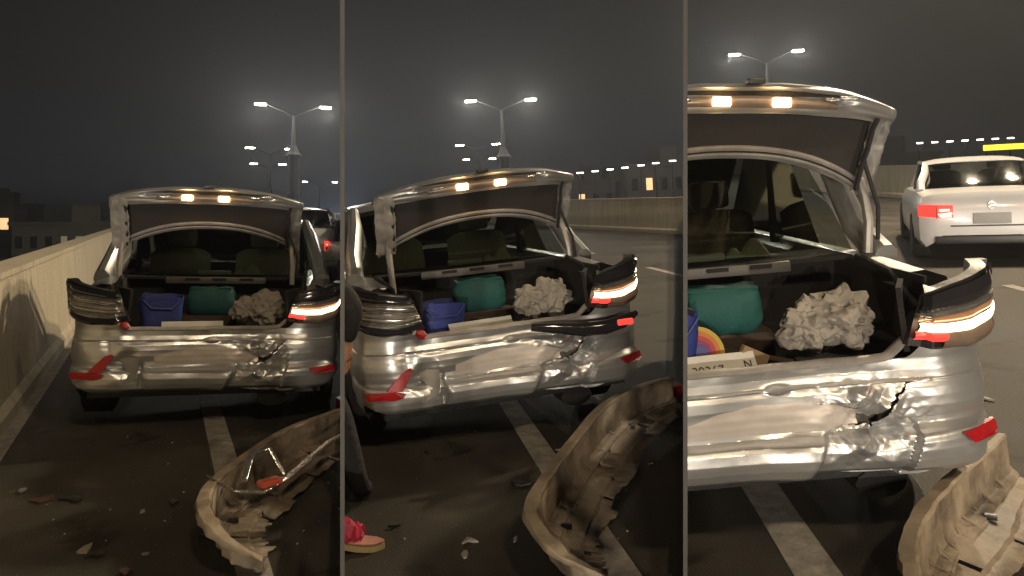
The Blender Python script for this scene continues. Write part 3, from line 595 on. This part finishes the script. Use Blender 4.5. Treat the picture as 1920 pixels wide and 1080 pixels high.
# whole cars in the other lanes
def road_car(s, x, y, rz, label, paint, h=1.45, L_=4.4, w=.87, name='saloon_car', suv=False, lamps=True, M=None, beams=0, beam_col=(1, .86, .68)):
    M = M or at(s, x, y, 0, rz)
    root = empty(name, M, label, 'car')
    k = h / 1.45; bz = 1.0 * k
    T = ((.0, .62, .70, .36), (.03, .74, .86, .26), (.12, .83, .96, .2), (.4, .875, 1.0, .2), (.9, .88, 1.0, .2), (1.8, .88, .98, .2), (2.8, .88, .97, .2), (3.4, .87, .93, .2), (3.9, .84, .84, .2), (L_ - .1, .72, .74, .24), (L_, .55, .62, .3))
    secs = []
    for yy, ww, zt_, z0 in T:
        ww *= w / .88; zt_ *= k
        if suv: zt_ = min(1.05 * k, zt_ * 1.08)
        half = [(.90, z0), (.985, z0 + .1), (1., .5), (.985, zt_ - .14), (.93, zt_ - .03), (.8, zt_), (.4, zt_ + .015)]
        secs.append([(-ww * a, yy, z) for a, z in half] + [(0, yy, zt_ + .02)] + [(ww * a, yy, z) for a, z in reversed(half)])
    b = loft(secs); n = len(secs[0]); b.add(secs[0], [tuple(range(n))]); b.add(secs[-1], [tuple(range(n))])
    b.build('body', paint, root, angle=35, double=.001)
    G2 = glass_mat('dark car glass', (.16, .17, .17))
    if suv: greenhouse(root, paint, glass=G2, yb=.15, zb=1.06 * k, yr=.5, zr=1.42 * k, yf=2.4, zf=1.44 * k, zw=1.02 * k, hw=.62)
    else: greenhouse(root, paint, glass=G2, rw=.68, hw=.60, yb=.72, zb=.985 * k, yr=1.38, zr=1.385 * k, yf=2.5, zf=1.42 * k, zw=.96 * k)
    MB().box((0, .95, .8 * k), (1.3, .1, .30)).build('rear_seat', SEAT, root, bevel=.03)
    for sx in (-1, 1):
        seat(root, sx * .36, 2.0, .52)
        if lamps:
            l = MB().grid(lambda u, v: (sx * (.44 + .40 * u) * w / .88, -.014 + .22 * max(0, u - .45) ** 1.4 - .012 * math.sin(math.pi * v), (.63 + .03 * u + (.18 - .02 * u) * v) * k), 12, 6).build('tail_lamp', REDLIT, root)
            MB().grid(lambda u, v: (sx * (.45 + .16 * u) * w / .88, -.030, (.64 + .07 * v) * k), 4, 3).build('reversing_lens', CHROME, l)
            MB().tube([(sx * .63 * w / .88, -.030, .63 * k), (sx * .63 * w / .88, -.030, .80 * k)], .006, 6).build('lens_rib', PLAST, l)
            MB().box((sx * .54 * w / .88, -.034, .745 * k), (.12, .012, .028)).build('indicator', mat('lit pale indicator', (1, .7, .5), .3, emit=(1, .55, .35), estr=2.5), l, bevel=.006)
        for wy in (.82, 3.4): wheel(root, sx * (w - .1), wy)
    MB().box((0, -.012, .62 * k), (.42, .02, .14)).build('number_plate', mat('grey plate', (.45, .45, .45), .5, var=.2), root, bevel=.004)
    MB().box((0, .0, .30), (1.28, .06, .10)).build('bumper_lip', PLAST, root, bevel=.015)
    MB().grid(lambda u, v: ((2 * u - 1) * .7, -.012 + .06 * (2 * u - 1) ** 4, .47 + .02 * v), 20, 2).build('bumper_seam', PLAST, root)
    MB().lathe([(.01, -.004), (.05, -.004), (.05, .006)], 12, (0, 0, 0)).build('badge', CHROME, root).matrix_basis = Matrix.Translation((0, .0, .80 * k)) @ Matrix.Rotation(R(90), 4, 'X')
    if beams:
        for sx in (-1, 1):
            hl = MB().grid(lambda u, v: (sx * (.46 + .32 * u), L_ - .06 - .18 * u * u + .02 * math.sin(math.pi * v), .58 + .04 * u + .13 * v), 8, 5).build('headlamp', HEAD, root, solid=-.03)
            light('headlamp_light', (sx * .6, L_ + .06, .66), beams, beam_col, root, .09, aim=(0, 1, -.035), spot=62, blend=.8)
    if s: clip(root, KEEP[s])
    return root
HEAD = mat('lit headlamp', (.9, .95, 1), .3, emit=(.85, .92, 1), estr=45)
WHITE = mat('white car paint', (.78, .78, .80), .3, .05, var=.06, vscale=2, coat=.6)
GREY = mat('light grey car paint', (.48, .50, .54), .3, .4, var=.1, coat=.5)
NAVY = mat('dark blue car paint', (.02, .03, .07), .25, .3, var=.2, coat=.8)
road_car(3, 4.62, 7.5, -20, 'white saloon car with lit red tail lamps on the next lane', WHITE, 1.34)
road_car(1, 2.42, 11.5, 0, 'light grey tall car with lit red tail lamp beyond crashed sedan', GREY, 1.62, suv=True)
road_car(1, 3.75, 9.2, 0, 'dark blue saloon car half hidden by the steel screen', NAVY, 1.4)
road_car(0, 0, 0, 0, 'grey saloon car waiting behind the viewer with headlamps on', GREY, 1.45, M=Matrix.Translation((-.95, -12.5, 0)), beams=1700)
road_car(0, 0, 0, 0, 'dark blue saloon waiting behind the viewer in the white saloon lane', NAVY, 1.45, M=Matrix.Translation((6.6, -11, 0)) @ Matrix.Rotation(R(1), 4, 'Z'), beams=3000)
road_car(1, 5.2, 30, 0, 'small white car far up the lit road', WHITE, 1.45)
road_car(1, 3.5, 46, 0, 'distant grey car in the lit traffic queue', GREY, 1.45)
for k_, (x_, y_) in enumerate(((11.3, 62), (12.9, 66), (9.3, 44))):
    road_car(1, x_, y_, 180, ('first', 'second', 'third')[k_] + ' oncoming car with bright headlamps beyond the lit lamp column', WHITE, 1.5, beams=700, lamps=False, beam_col=(.55, .72, 1))

# ---------------------------------------------------------------- things in the boots and on the road
def crumple(name, M, sx, sy, sz, seed, m, label, cat, amp=.28, sub=4, planes=None, power=.8):
    me = bpy.data.meshes.new(name); bm = bmesh.new(); bmesh.ops.create_icosphere(bm, subdivisions=sub, radius=1)
    for v in bm.verts:
        p = v.co.copy(); q = p * 1.2 + Vector((seed, 0, 0))
        r_ = 1 + amp * (.5 * noise.noise(q * 1.3) - .55 * abs(noise.noise(q * 2.2)) - .38 * abs(noise.noise(q * 4.2)) - .05 * abs(noise.noise(q * 9.5)) + .16)
        p = p * r_; p.x *= sx; p.y *= sy; p.z = (abs(p.z) ** power) * (1 if p.z > 0 else -.55) * sz
        v.co = p
    bm.to_mesh(me); bm.free(); o = bpy.data.objects.new(name, me); COL.objects.link(o); me.materials.append(m)
    bm = bmesh.new(); bm.from_mesh(me)
    for f in bm.faces: f.smooth = True
    for e_ in bm.edges: e_.smooth = not (len(e_.link_faces) == 2 and e_.calc_face_angle(0) > R(24))
    bm.to_mesh(me); bm.free(); tag(o, label, cat); place(o, M); return o
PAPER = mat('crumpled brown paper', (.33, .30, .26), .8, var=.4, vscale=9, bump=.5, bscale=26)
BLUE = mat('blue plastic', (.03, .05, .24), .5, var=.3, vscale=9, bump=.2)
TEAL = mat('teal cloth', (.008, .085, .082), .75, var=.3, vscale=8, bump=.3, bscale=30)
WPL = mat('plate white', (.62, .61, .55), .5, var=.15, vscale=12)
CARD = mat('brown card', (.055, .035, .022), .8, var=.35, vscale=7)
INK = mat('black print', (.02, .02, .02), .6, var=.1)
WHO = {1: 'by the long parapet', 2: 'with hanging black trim', 3: 'next to the white saloon'}
def car_at(s, x, y, z, rz=0):
    base = {1: at(1, -.08, 0, 0, -6) @ Matrix.Rotation(R(2.0), 4, 'Y'), 2: at(2, -.10, 0, 0, 7) @ Matrix.Rotation(R(-2.0), 4, 'Y'), 3: at(3, -.08, 0, 0, 4) @ Matrix.Rotation(R(-1.6), 4, 'Y')}[s]
    return base @ Matrix.Translation((x, y, z + .05)) @ Matrix.Rotation(R(rz), 4, 'Z')
GL = mat('black letters', (.025, .025, .03), .6)
def text_mesh(name, txt, size, m, parent, loc, rot):
    cu = bpy.data.curves.new(name, 'FONT'); cu.body = txt; cu.size = size; cu.extrude = .001; cu.align_x = 'CENTER'; cu.align_y = 'CENTER'
    tmp = bpy.data.objects.new(name, cu); COL.objects.link(tmp)
    dg = bpy.context.evaluated_depsgraph_get(); me = bpy.data.meshes.new_from_object(tmp.evaluated_get(dg)); bpy.data.objects.remove(tmp)
    o = bpy.data.objects.new(name, me); COL.objects.link(o); me.materials.clear(); me.materials.append(m); o.parent = parent
    o.matrix_basis = Matrix.Translation(loc) @ rot; return o
for s in (1, 2, 3):
    # blue tub
    M = car_at(s, -.34, .36, .515, 8)
    tub = empty('blue_tub', M, 'creased blue plastic tub in the boot of the sedan ' + WHO[s], 'tub')
    h_ = .34 if s != 2 else .29
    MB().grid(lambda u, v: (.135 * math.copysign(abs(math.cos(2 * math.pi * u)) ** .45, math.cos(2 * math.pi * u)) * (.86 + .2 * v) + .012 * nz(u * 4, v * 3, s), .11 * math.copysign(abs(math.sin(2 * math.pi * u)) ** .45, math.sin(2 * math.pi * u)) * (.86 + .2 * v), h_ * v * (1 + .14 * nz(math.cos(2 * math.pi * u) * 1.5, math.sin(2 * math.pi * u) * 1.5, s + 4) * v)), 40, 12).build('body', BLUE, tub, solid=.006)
    MB().tube([(-.12, -.11, h_ * .96), (-.07, -.135, h_ * .80), (.06, -.135, h_ * .78), (.12, -.11, h_ * .95)], .006, 6).build('handle', BLUE, tub)
    clip(tub, KEEP[s])
    # teal bag
    tb = MB(); M = car_at(s, -.02, .62, .70, -6)
    bag = empty('teal_bag', M, 'soft teal bag at the back of the boot, sedan ' + WHO[s], 'bag')
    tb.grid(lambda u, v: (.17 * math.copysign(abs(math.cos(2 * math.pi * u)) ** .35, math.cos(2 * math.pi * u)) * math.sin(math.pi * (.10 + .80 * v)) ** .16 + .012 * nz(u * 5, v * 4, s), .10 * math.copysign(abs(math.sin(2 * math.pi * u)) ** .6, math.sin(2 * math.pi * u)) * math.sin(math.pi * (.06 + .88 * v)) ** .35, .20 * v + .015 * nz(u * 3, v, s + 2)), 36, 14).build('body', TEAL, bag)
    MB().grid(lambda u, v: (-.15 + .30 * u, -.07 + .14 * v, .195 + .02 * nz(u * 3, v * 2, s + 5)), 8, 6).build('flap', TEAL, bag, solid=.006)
    clip(bag, KEEP[s])
    bx = MB().box((0, 0, .09), (.42, .20, .18)).build('cardboard_box', CARD, bevel=.008); tag(bx, 'dull brown card box under the teal bag, sedan ' + WHO[s], 'box')
    place(bx, car_at(s, -.02, .66, .515)); clip(bx, KEEP[s])
    # crumpled paper bag: a ball of two bunched lobes
    pm = MB(); trw = lambda t: abs((t % 1) * 2 - 1)
    for cx, cz, R_, np_, sd_ in ((-.08, .075, .098, 5, 1.3), (.065, .085, .122, 5, 4.1)):
        def lobe(u, v):
            th = 2 * math.pi * u; ph = math.pi * v; d_ = Vector((math.sin(ph) * math.cos(th), -math.cos(ph), math.sin(ph) * math.sin(th)))
            q = d_ * 1.4 + Vector((sd_, s, 0))
            r_ = R_ * (1 + .34 * (trw(np_ * u + .8 * noise.noise(q * .9)) - .5) * math.sin(ph) ** .9 + .42 * noise.noise(q * 1.1) - .34 * abs(noise.noise(q * 2.3)) - .07 * abs(noise.noise(q * 4.4)) + .06)
            return (cx + d_.x * r_ * 1.05, d_.y * r_ * .85, cz + d_.z * r_ * 1.0)
        pm.grid(lobe, 46, 26)
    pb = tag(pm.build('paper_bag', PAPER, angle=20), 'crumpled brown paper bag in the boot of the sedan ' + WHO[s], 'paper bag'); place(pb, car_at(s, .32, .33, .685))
    cr = tag(MB().box((0, 0, .06), (.30, .22, .12)).build('grey_pouch', mat('dark grey pouch', (.05, .05, .055), .8, var=.3), bevel=.03), 'dark grey pouch beneath the paper bag, sedan ' + WHO[s], 'pouch'); place(cr, car_at(s, .33, .34, .515))
    # number plate lying inside the sill
    M = car_at(s, -.12 if s != 3 else -.20, .21, .65, 4)
    pl = empty('number_plate', M @ Matrix.Rotation(R(52), 4, 'X'), 'loose white number plate behind the sill of the sedan ' + WHO[s], 'number plate')
    MB().box((0, 0, 0), (.40, .11, .004)).build('plate', WPL, pl, bevel=.0015)
    if s == 3: 
        text_mesh('lettering', '67-30267', .052, GL, pl, (-.03, -.012, .0035), Matrix.Identity(4))
        text_mesh('emblem', 'N', .045, GL, pl, (.165, .0, .0035), Matrix.Identity(4))
    clip(pl, KEEP[s])
    st = empty('wooden_stick', car_at(s, .0, .33, .66, -24), 'brown wooden stick lying among the boot clutter, sedan ' + WHO[s], 'stick')
    MB().tube([(-.16, 0, .02), (0, .005, .0), (.17, 0, -.03)], .014, 7).build('shaft', CARD, st)
# rainbow ball and small card in the third boot
rb = empty('rainbow_toy', car_at(3, -.20, .34, .68, 0), 'rainbow striped round toy behind the white number plate', 'toy')
for k, c in enumerate(((.42, .30, .03), (.45, .14, .02), (.36, .03, .03), (.16, .02, .12), (.05, .05, .2))):
    MB().lathe([(.105 - .019 * k, -.02 - .003 * k), (.11 - .019 * k, 0), (.105 - .019 * k, .02 + .003 * k)], 26, (0, 0, 0)).build('ring', mat('toy ring %d' % k, c, .5, var=.15), rb).matrix_basis = Matrix.Rotation(R(72), 4, 'X') @ Matrix.Translation((0, 0, -.0 + .004 * k))
clip(rb, KEEP[3])
cb = tag(MB().box((0, 0, .07), (.12, .03, .16), Matrix.Rotation(R(28), 3, 'Y')).build('card_packet', mat('tan card', (.26, .18, .10), .8, var=.3), bevel=.004), 'small tan card packet leaning beside the rainbow toy', 'packet'); place(cb, car_at(3, -.02, .27, .55, 12))

# torn bumper covers lying on the road
def catmull(pts, t):
    n = len(pts) - 1; k = min(n - 1, int(t * n)); f = t * n - k
    p = [Vector(pts[max(0, min(n, k + i))]) for i in (-1, 0, 1, 2)]
    return .5 * ((2 * p[1]) + (p[2] - p[0]) * f + (2 * p[0] - 5 * p[1] + 4 * p[2] - p[3]) * f * f + (3 * p[1] - p[0] - 3 * p[2] + p[3]) * f ** 3)
def torn_bumper(s, rim, label, seed, width=1.):
    """moulded channel swept along its high rim: flange, inner wall, shelf with ribs, ragged lower edge"""
    root = empty('torn_bumper', S[s], label, 'bumper', 'torn bumper covers on the road')
    prof = [(-.050, -.030), (-.046, .0), (.0, .004), (.010, -.006), (.022, -.135), (.034, -.150), (.080, -.156), (.088, -.170), (.165, -.182), (.172, -.200), (.235, -.212)]
    def frame(u):
        p = catmull(rim, u); q = catmull(rim, min(1, u + .01)) - catmull(rim, max(0, u - .01)); q.z = 0; q.normalize()
        return p, Vector((q.y, -q.x, 0))
    tooth = lambda u: .5 * nz(math.floor(u * 46), 3, seed, .73) + .35 * nz(u * 9, 7, seed)
    def pt(u, k):
        p, i = frame(u); o_, dz = prof[k]
        w = width * (.60 + .4 * smooth01(u / .25)) * (1 - .35 * smooth01((u - .75) / .25))
        if k > 8: o_ += .075 * tooth(u) * (1 if k == 10 else .3)
        if k < 1: o_ -= .008 * nz(u * 15, 1, seed)
        sag = p.z / .25
        bend = .012 * nz(u * 6, k * .35, seed) + .007 * (abs(nz(u * 15, k * .5, seed + 3)) * 2 - .4)
        return p + i * (o_ * w + bend) + Vector((0, 0, max(dz * sag, .006 - p.z + .002 * k) + bend * .7))
    def band(name, k0, k1, m, skip=None, n=150):
        return MB().grid(lambda u, v: tuple(pt(u, k0 + round(v * (k1 - k0)))), n, k1 - k0, skip=skip).build(name, m, root, angle=16)
    EDGE = mat('pale bumper edge', (.43, .35, .25), .55, col2=(.19, .15, .105), vscale=8, bump=.12, bscale=40)
    parts = [band('flange', 0, 3, EDGE), band('wall', 3, 6, TAN), band('shelf', 6, 10, TAN, lambda c: nz(c.x * 15, c.y * 15, seed + 5) > .46)]
    for o in parts:
        md = o.modifiers.new('thickness', 'SOLIDIFY'); md.thickness = .005; md.use_even_offset = False
    for k in range(15):
        u = .14 + .055 * k + .012 * nz(k, 0, seed); p0, p1, p2 = pt(u, 4), pt(u, 6), pt(u, 7)
        if nz(k, 5, seed, .9) > .3: continue
        p, i = frame(u); t = Vector((-i.y, i.x, 0)) * .004; top = p0.lerp(pt(u, 3), .10)
        MB().add([top - t, p1 - t, p2 - t, top + t, p1 + t, p2 + t], [(0, 1, 2), (5, 4, 3), (0, 3, 4, 1), (1, 4, 5, 2), (2, 5, 3, 0)]).build('rib', TAN, root, smooth=False)
    for k, u in enumerate((.20, .47, .80)):
        p = pt(u, 7); _, i = frame(u)
        MB().box(p + Vector((0, 0, .014)), (.045, .022, .022), Matrix.Rotation(math.atan2(i.y, i.x) + .3, 3, 'Z')).build('clip_mount', PLAST, root, bevel=.004)
    clip(root, KEEP[s]); return root
torn_bumper(1, [(.02, -2.40, .12), (-.10, -2.36, .20), (-.16, -2.22, .24), (-.17, -2.05, .25), (-.13, -1.82, .25), (.01, -1.55, .26), (.28, -1.06, .25), (.54, -.78, .25), (.80, -.52, .24)], 'torn tan bumper cover on painted line with a chrome strip across it', 2)
torn_bumper(2, [(-.12, -1.84, .12), (-.24, -1.80, .20), (-.30, -1.66, .24), (-.30, -1.47, .25), (-.2, -1.22, .26), (.05, -.73, .25), (.36, -.18, .25), (.68, .19, .25), (.98, .40, .24)], 'torn tan bumper cover on painted line behind hanging trim sedan', 5)
torn_bumper(3, [(.02, -.98, .22), (.08, -.74, .25), (.14, -.55, .26), (.22, -.37, .26), (.35, -.15, .26), (.53, .06, .26), (.75, .31, .25), (1.02, .60, .25)], 'torn tan bumper cover near corner of sedan next to white saloon', 9, .95)
# chrome strip with a broken lamp across the first cover
cs = empty('chrome_strip', S[1], 'bent chrome strip with broken orange red lens lying on torn bumper', 'chrome strip')
MB().tube([(-.16, -1.74, .27), (-.05, -1.86, .22), (.08, -1.84, .19), (.22, -1.66, .19), (.50, -1.25, .22), (.82, -.92, .24), (1.05, -.72, .24)], [.006, .012, .016, .02, .02, .018, .012], 8, .6).build('strip', CHROME, cs)
MB().tube([(.0, -1.80, .24), (.05, -1.66, .33), (.14, -1.62, .33), (.2, -1.72, .22)], [.014, .02, .02, .012], 8, .5).build('bracket', CHROME, cs)
MB().box((.12, -1.78, .215), (.11, .06, .03), Matrix.Rotation(.5, 3, 'Z')).build('broken_lens', mat('orange red lens', (.55, .10, .05), .25, var=.3, coat=.5, emit=(1, .2, .06), estr=.0), cs, bevel=.008)
clip(cs, KEEP[1])
def shard(name, M, pts, th, m, label, cat, group=None, s=1):
    o = MB().prism(pts, th, lambda a, b, d: (a, b, .006 + th - d + .012 * nz(a * 20, b * 20, 1))).build(name, m, smooth=False)
    tag(o, label, cat, group); place(o, M); clip(o, KEEP[s]); return o
def poly(r, n, seed, sx=1., sy=1.):
    rd = random.Random(seed); out = []
    for k in range(n):
        q = r * (.35 + .95 * rd.random()); t = 2 * math.pi * (k + .7 * rd.random()) / n; out.append((sx * q * math.cos(t), sy * q * math.sin(t)))
    return out
shard('lamp_shard', at(1, .98, .35, 0, 20), [(-.12, -.1), (.1, -.09), (.14, .05), (.02, .12), (-.1, .06)], .09, REDL, 'dark red broken lamp piece beside torn bumper with chrome strip', 'lamp shard', s=1)
shard('lamp_shard', at(2, 1.02, .72, 0, 10), [(-.15, -.1), (.13, -.08), (.16, .05), (.02, .1), (-.12, .08)], .10, REDL, 'dark red broken lamp piece under the hanging trim sedan corner', 'lamp shard', s=2)
GRIT = mat('pale plastic chip', (.27, .24, .20), .6, var=.3, vscale=30)
DARKCHIP = mat('dark plastic chip', (.02, .018, .016), .5, var=.3)
BROWNCHIP = mat('brown plastic chip', (.10, .05, .035), .5, var=.3)
rd = random.Random(3)
for i, (x, y, r_, m) in enumerate(((-1.04, -.75, .06, GRIT), (-.92, -.95, .12, BROWNCHIP), (-.78, -1.0, .11, DARKCHIP), (-1.1, -1.3, .04, GRIT), (-.66, -1.75, .09, GRIT), (-.62, -1.82, .07, DARKCHIP), (-.42, -1.9, .035, GRIT), (-.9, -2.05, .03, GRIT), (-.50, -2.05, .08, BROWNCHIP), (-.30, -1.25, .1, DARKCHIP), (-.15, -1.78, .08, DARKCHIP), (-1.0, -2.2, .11, DARKCHIP), (-.35, -2.6, .03, GRIT), (-.75, -3.0, .03, GRIT), (-.44, -1.35, .035, GRIT), (.75, -2.0, .04, GRIT), (.9, -1.7, .03, GRIT), (.55, -2.3, .04, GRIT))):
    kind = {'pale plastic chip': 'pale', 'dark plastic chip': 'dark', 'brown plastic chip': 'brown'}[m.name]
    shard('plastic_shard', at(1, x, y, 0, rd.random() * 360), poly(r_ * .55, 6, i, 1.1, .7), .009, m, kind + ' plastic shard scattered on asphalt behind sedan by long parapet', 'shard', kind + ' shards by the long parapet', 1)
for i, (x, y, r_, m) in enumerate(((-.55, -1.15, .07, GRIT), (-.57, -1.28, .05, GRIT), (-.35, -1.2, .03, GRIT), (-.85, -.9, .06, DARKCHIP), (-.65, -1.75, .05, GRIT), (-.6, -2.0, .04, GRIT), (-.2, -.55, .12, DARKCHIP), (-.62, .1, .08, DARKCHIP), (.9, -.9, .05, GRIT), (.75, -1.2, .04, GRIT), (1.1, -.6, .04, GRIT), (.65, -1.55, .04, GRIT), (2.2, 1.9, .06, GRIT), (2.5, 2.6, .05, GRIT), (.1, -.1, .03, GRIT))):
    kind = {'pale plastic chip': 'pale', 'dark plastic chip': 'dark'}[m.name]
    shard('plastic_shard', at(2, x, y, 0, rd.random() * 360), poly(r_ * .55, 6, i + 40, 1.1, .7), .009, m, kind + ' plastic shard on asphalt around sedan with hanging trim', 'shard', kind + ' shards by hanging trim sedan', 2)
for i, (x, y, r_) in enumerate(((1.6, 1.9, .05), (1.75, 1.2, .04), (1.3, .35, .03), (1.5, .55, .03), (1.2, .1, .035), (1.05, -.1, .03), (-.05, -.35, .02))):
    shard('plastic_shard', at(3, x, y, 0, rd.random() * 360), poly(r_, 6, i + 70, 1.2, .5), .01, GRIT, 'pale plastic shard on asphalt near sedan next to white saloon', 'shard', 'pale shards near the white saloon', 3)
def grit(s, n, x0, x1, y0, y1):
    mb = MB(); rg = random.Random(s)
    for i in range(n):
        x, y, r_ = rg.uniform(x0, x1), rg.uniform(y0, y1), rg.uniform(.002, .004) * (2.2 if rg.random() < .08 else 1)
        mb.add([(x + r_, y, .003), (x - r_ * .6, y + r_, .003), (x - r_ * .5, y - r_, .003), (x, y, .003 + r_)], [(0, 1, 3), (1, 2, 3), (2, 0, 3)])
    o = mb.build('broken_glass', mat('glass grit', (.5, .5, .47), .15, .3, var=.3), smooth=False)
    tag(o, 'fine broken glass grit strewn over the asphalt ' + WHO[s], 'grit', kind='stuff'); place(o, S[s]); clip(o, KEEP[s])
grit(1, 420, -1.2, 1.6, -3.4, .4); grit(2, 380, -1.1, 2.6, -2.6, 2.5); grit(3, 160, .3, 2.4, -1.2, 2.4)

# pink sandal standing on the road
SOLE = mat('cream sole', (.55, .44, .24), .7, var=.2, vscale=14); INS = mat('flesh pink insole', (.62, .30, .25), .7, var=.2, vscale=10); PINK = mat('pink strap', (.62, .03, .10), .6, var=.35, vscale=12, bump=.3, bscale=40)
sd = empty('pink_sandal', at(2, -1.03, -1.08, .0, -8), 'pink strapped sandal with cream sole near person in dark clothes', 'sandal')
def sole_w(u): return .042 + .012 * math.sin(math.pi * (u * 1.1)) - .03 * max(0, u - .86) / .14
def sole(u, v, z0): return (-.14 + .27 * u, (2 * v - 1) * sole_w(u), z0 + .075 * (1 - u) ** 2.2)
MB().grid(lambda u, v: sole(u, v, .022), 20, 8).build('sole', SOLE, sd, solid=.022)
MB().grid(lambda u, v: (sole(u, v, .030)[0], sole(u, v, 0)[1] * .9, sole(u, v, .030)[2] + .004), 20, 8).build('insole', INS, sd, solid=.006)
MB().grid(lambda u, v: (-.06 + .10 * u + .012 * nz(u * 5, v * 5, 1), -.052 * math.cos(math.pi * v), .055 + (.095 - .05 * u) * math.sin(math.pi * v) + .022 * nz(u * 6, v * 6, 2)), 16, 14).build('strap', PINK, sd, solid=.012, smooth=True)
MB().grid(lambda u, v: (-.13 + .07 * u + .01 * nz(u * 5, v * 5, 6), -.05 * math.cos(math.pi * v), .095 + .085 * math.sin(math.pi * v) + .02 * nz(u * 6, v * 6, 3)), 12, 12).build('ankle_strap', PINK, sd, solid=.012)
clip(sd, KEEP[2])
cl = crumple('crumpled_wrapper', at(2, -.62, -2.12, .03, 30), .10, .05, .035, 8.4, mat('grey wrapper', (.22, .20, .2), .4, var=.4), 'crumpled grey wrapper lying on the dark asphalt', 'wrapper', .4, 3)

# person at the car's corner
def person():
    root = empty('person', at(2, -1.47, -.55, 0, -4), 'person in black top and dark trousers standing at the car corner', 'person')
    J = [((0, 0, .93), .15), ((.0, 0, 1.12), .14), ((0, 0, 1.34), .165), ((0, 0, 1.47), .06), ((0, .02, 1.55), .07), ((0, .03, 1.64), .095), ((0, .03, 1.72), .07),
         ((.11, 0, .86), .115), ((.36, .03, .48), .085), ((.46, -.01, .09), .055), ((.48, .14, .035), .042),
         ((-.09, 0, .86), .105), ((-.11, .0, .48), .068), ((-.12, -.03, .09), .045), ((-.13, .12, .035), .038),
         ((.19, 0, 1.36), .065), ((.485, -.03, .98), .06), ((.435, .06, .80), .038),
         ((-.19, 0, 1.38), .065), ((-.26, -.04, 1.1), .052), ((-.22, .08, .86), .034)]
    E_ = [(0, 1), (1, 2), (2, 3), (3, 4), (4, 5), (5, 6), (0, 7), (7, 8), (8, 9), (9, 10), (0, 11), (11, 12), (12, 13), (13, 14), (2, 15), (15, 16), (16, 17), (2, 18), (18, 19), (19, 20)]
    def skinned(name, J_, E2, m, par, root_i=0, sub=2):
        me = bpy.data.meshes.new(name); me.from_pydata([j[0] for j in J_], E2, []); o = bpy.data.objects.new(name, me); COL.objects.link(o)
        md = o.modifiers.new('skin', 'SKIN'); md.use_smooth_shade = True
        for i, (_, r_) in enumerate(J_): me.skin_vertices[0].data[i].radius = (r_, r_ * (.78 if r_ > .1 else 1)); me.skin_vertices[0].data[i].use_root = i == root_i
        sb = o.modifiers.new('sub', 'SUBSURF'); sb.levels = sub; sb.render_levels = sub
        dg = bpy.context.evaluated_depsgraph_get(); dg.update(); m2 = bpy.data.meshes.new_from_object(o.evaluated_get(dg)); bpy.data.objects.remove(o)
        o = bpy.data.objects.new(name, m2); COL.objects.link(o); m2.materials.clear(); m2.materials.append(m); o.parent = par
        for f in m2.polygons: f.use_smooth = True
        return o
    skinm = mat('skin', (.36, .19, .12), .55, var=.12, vscale=20)
    cloth = mat('black clothes', (.012, .011, .012), .85, var=.4, vscale=8, bump=.5, bscale=30)
    b = skinned('body', J, E_, cloth, root)
    hj = [((0.435, .06, .83), .024), ((0.428, .075, .76), .032), ((0.423, .09, .715), .030)]; he = [(0, 1), (1, 2)]
    for k, (dx, ln) in enumerate(((-.024, .062), (-.008, .075), (.010, .072), (.026, .055))):
        i0 = len(hj); hj += [((0.424 + dx * .5, .088 + dx * .8, .702), .0095), ((0.418 + dx * .5, .096 + dx, .702 - ln * .55), .009), ((0.408 + dx * .5, .10 + dx, .702 - ln), .0075)]; he += [(2, i0), (i0, i0 + 1), (i0 + 1, i0 + 2)]
    i0 = len(hj); hj += [((0.408, .115, .75), .011), ((0.396, .13, .715), .0085)]; he += [(1, i0), (i0, i0 + 1)]
    skinned('hand', hj, he, skinm, b, 0, 1)
    clip(root, KEEP[2]); return root
person()
hz = MB().box((0, 1100, 2.5), (3100, 2900, 25)).build('haze', mat('unused', (.5, .5, .5)), smooth=False); MAT.pop('unused')
hm = bpy.data.materials.new('night haze'); hm.use_nodes = True; hm.node_tree.nodes.clear()
ho = hm.node_tree.nodes.new('ShaderNodeOutputMaterial'); hv = hm.node_tree.nodes.new('ShaderNodeVolumePrincipled')
hv.inputs['Density'].default_value = .0015; hv.inputs['Color'].default_value = (.84, .89, .96, 1); hv.inputs['Anisotropy'].default_value = .6
hm.node_tree.links.new(hv.outputs[0], ho.inputs['Volume'])
hz.data.materials.clear(); hz.data.materials.append(hm); tag(hz, 'thin night haze over the road and city', 'haze', kind='stuff')
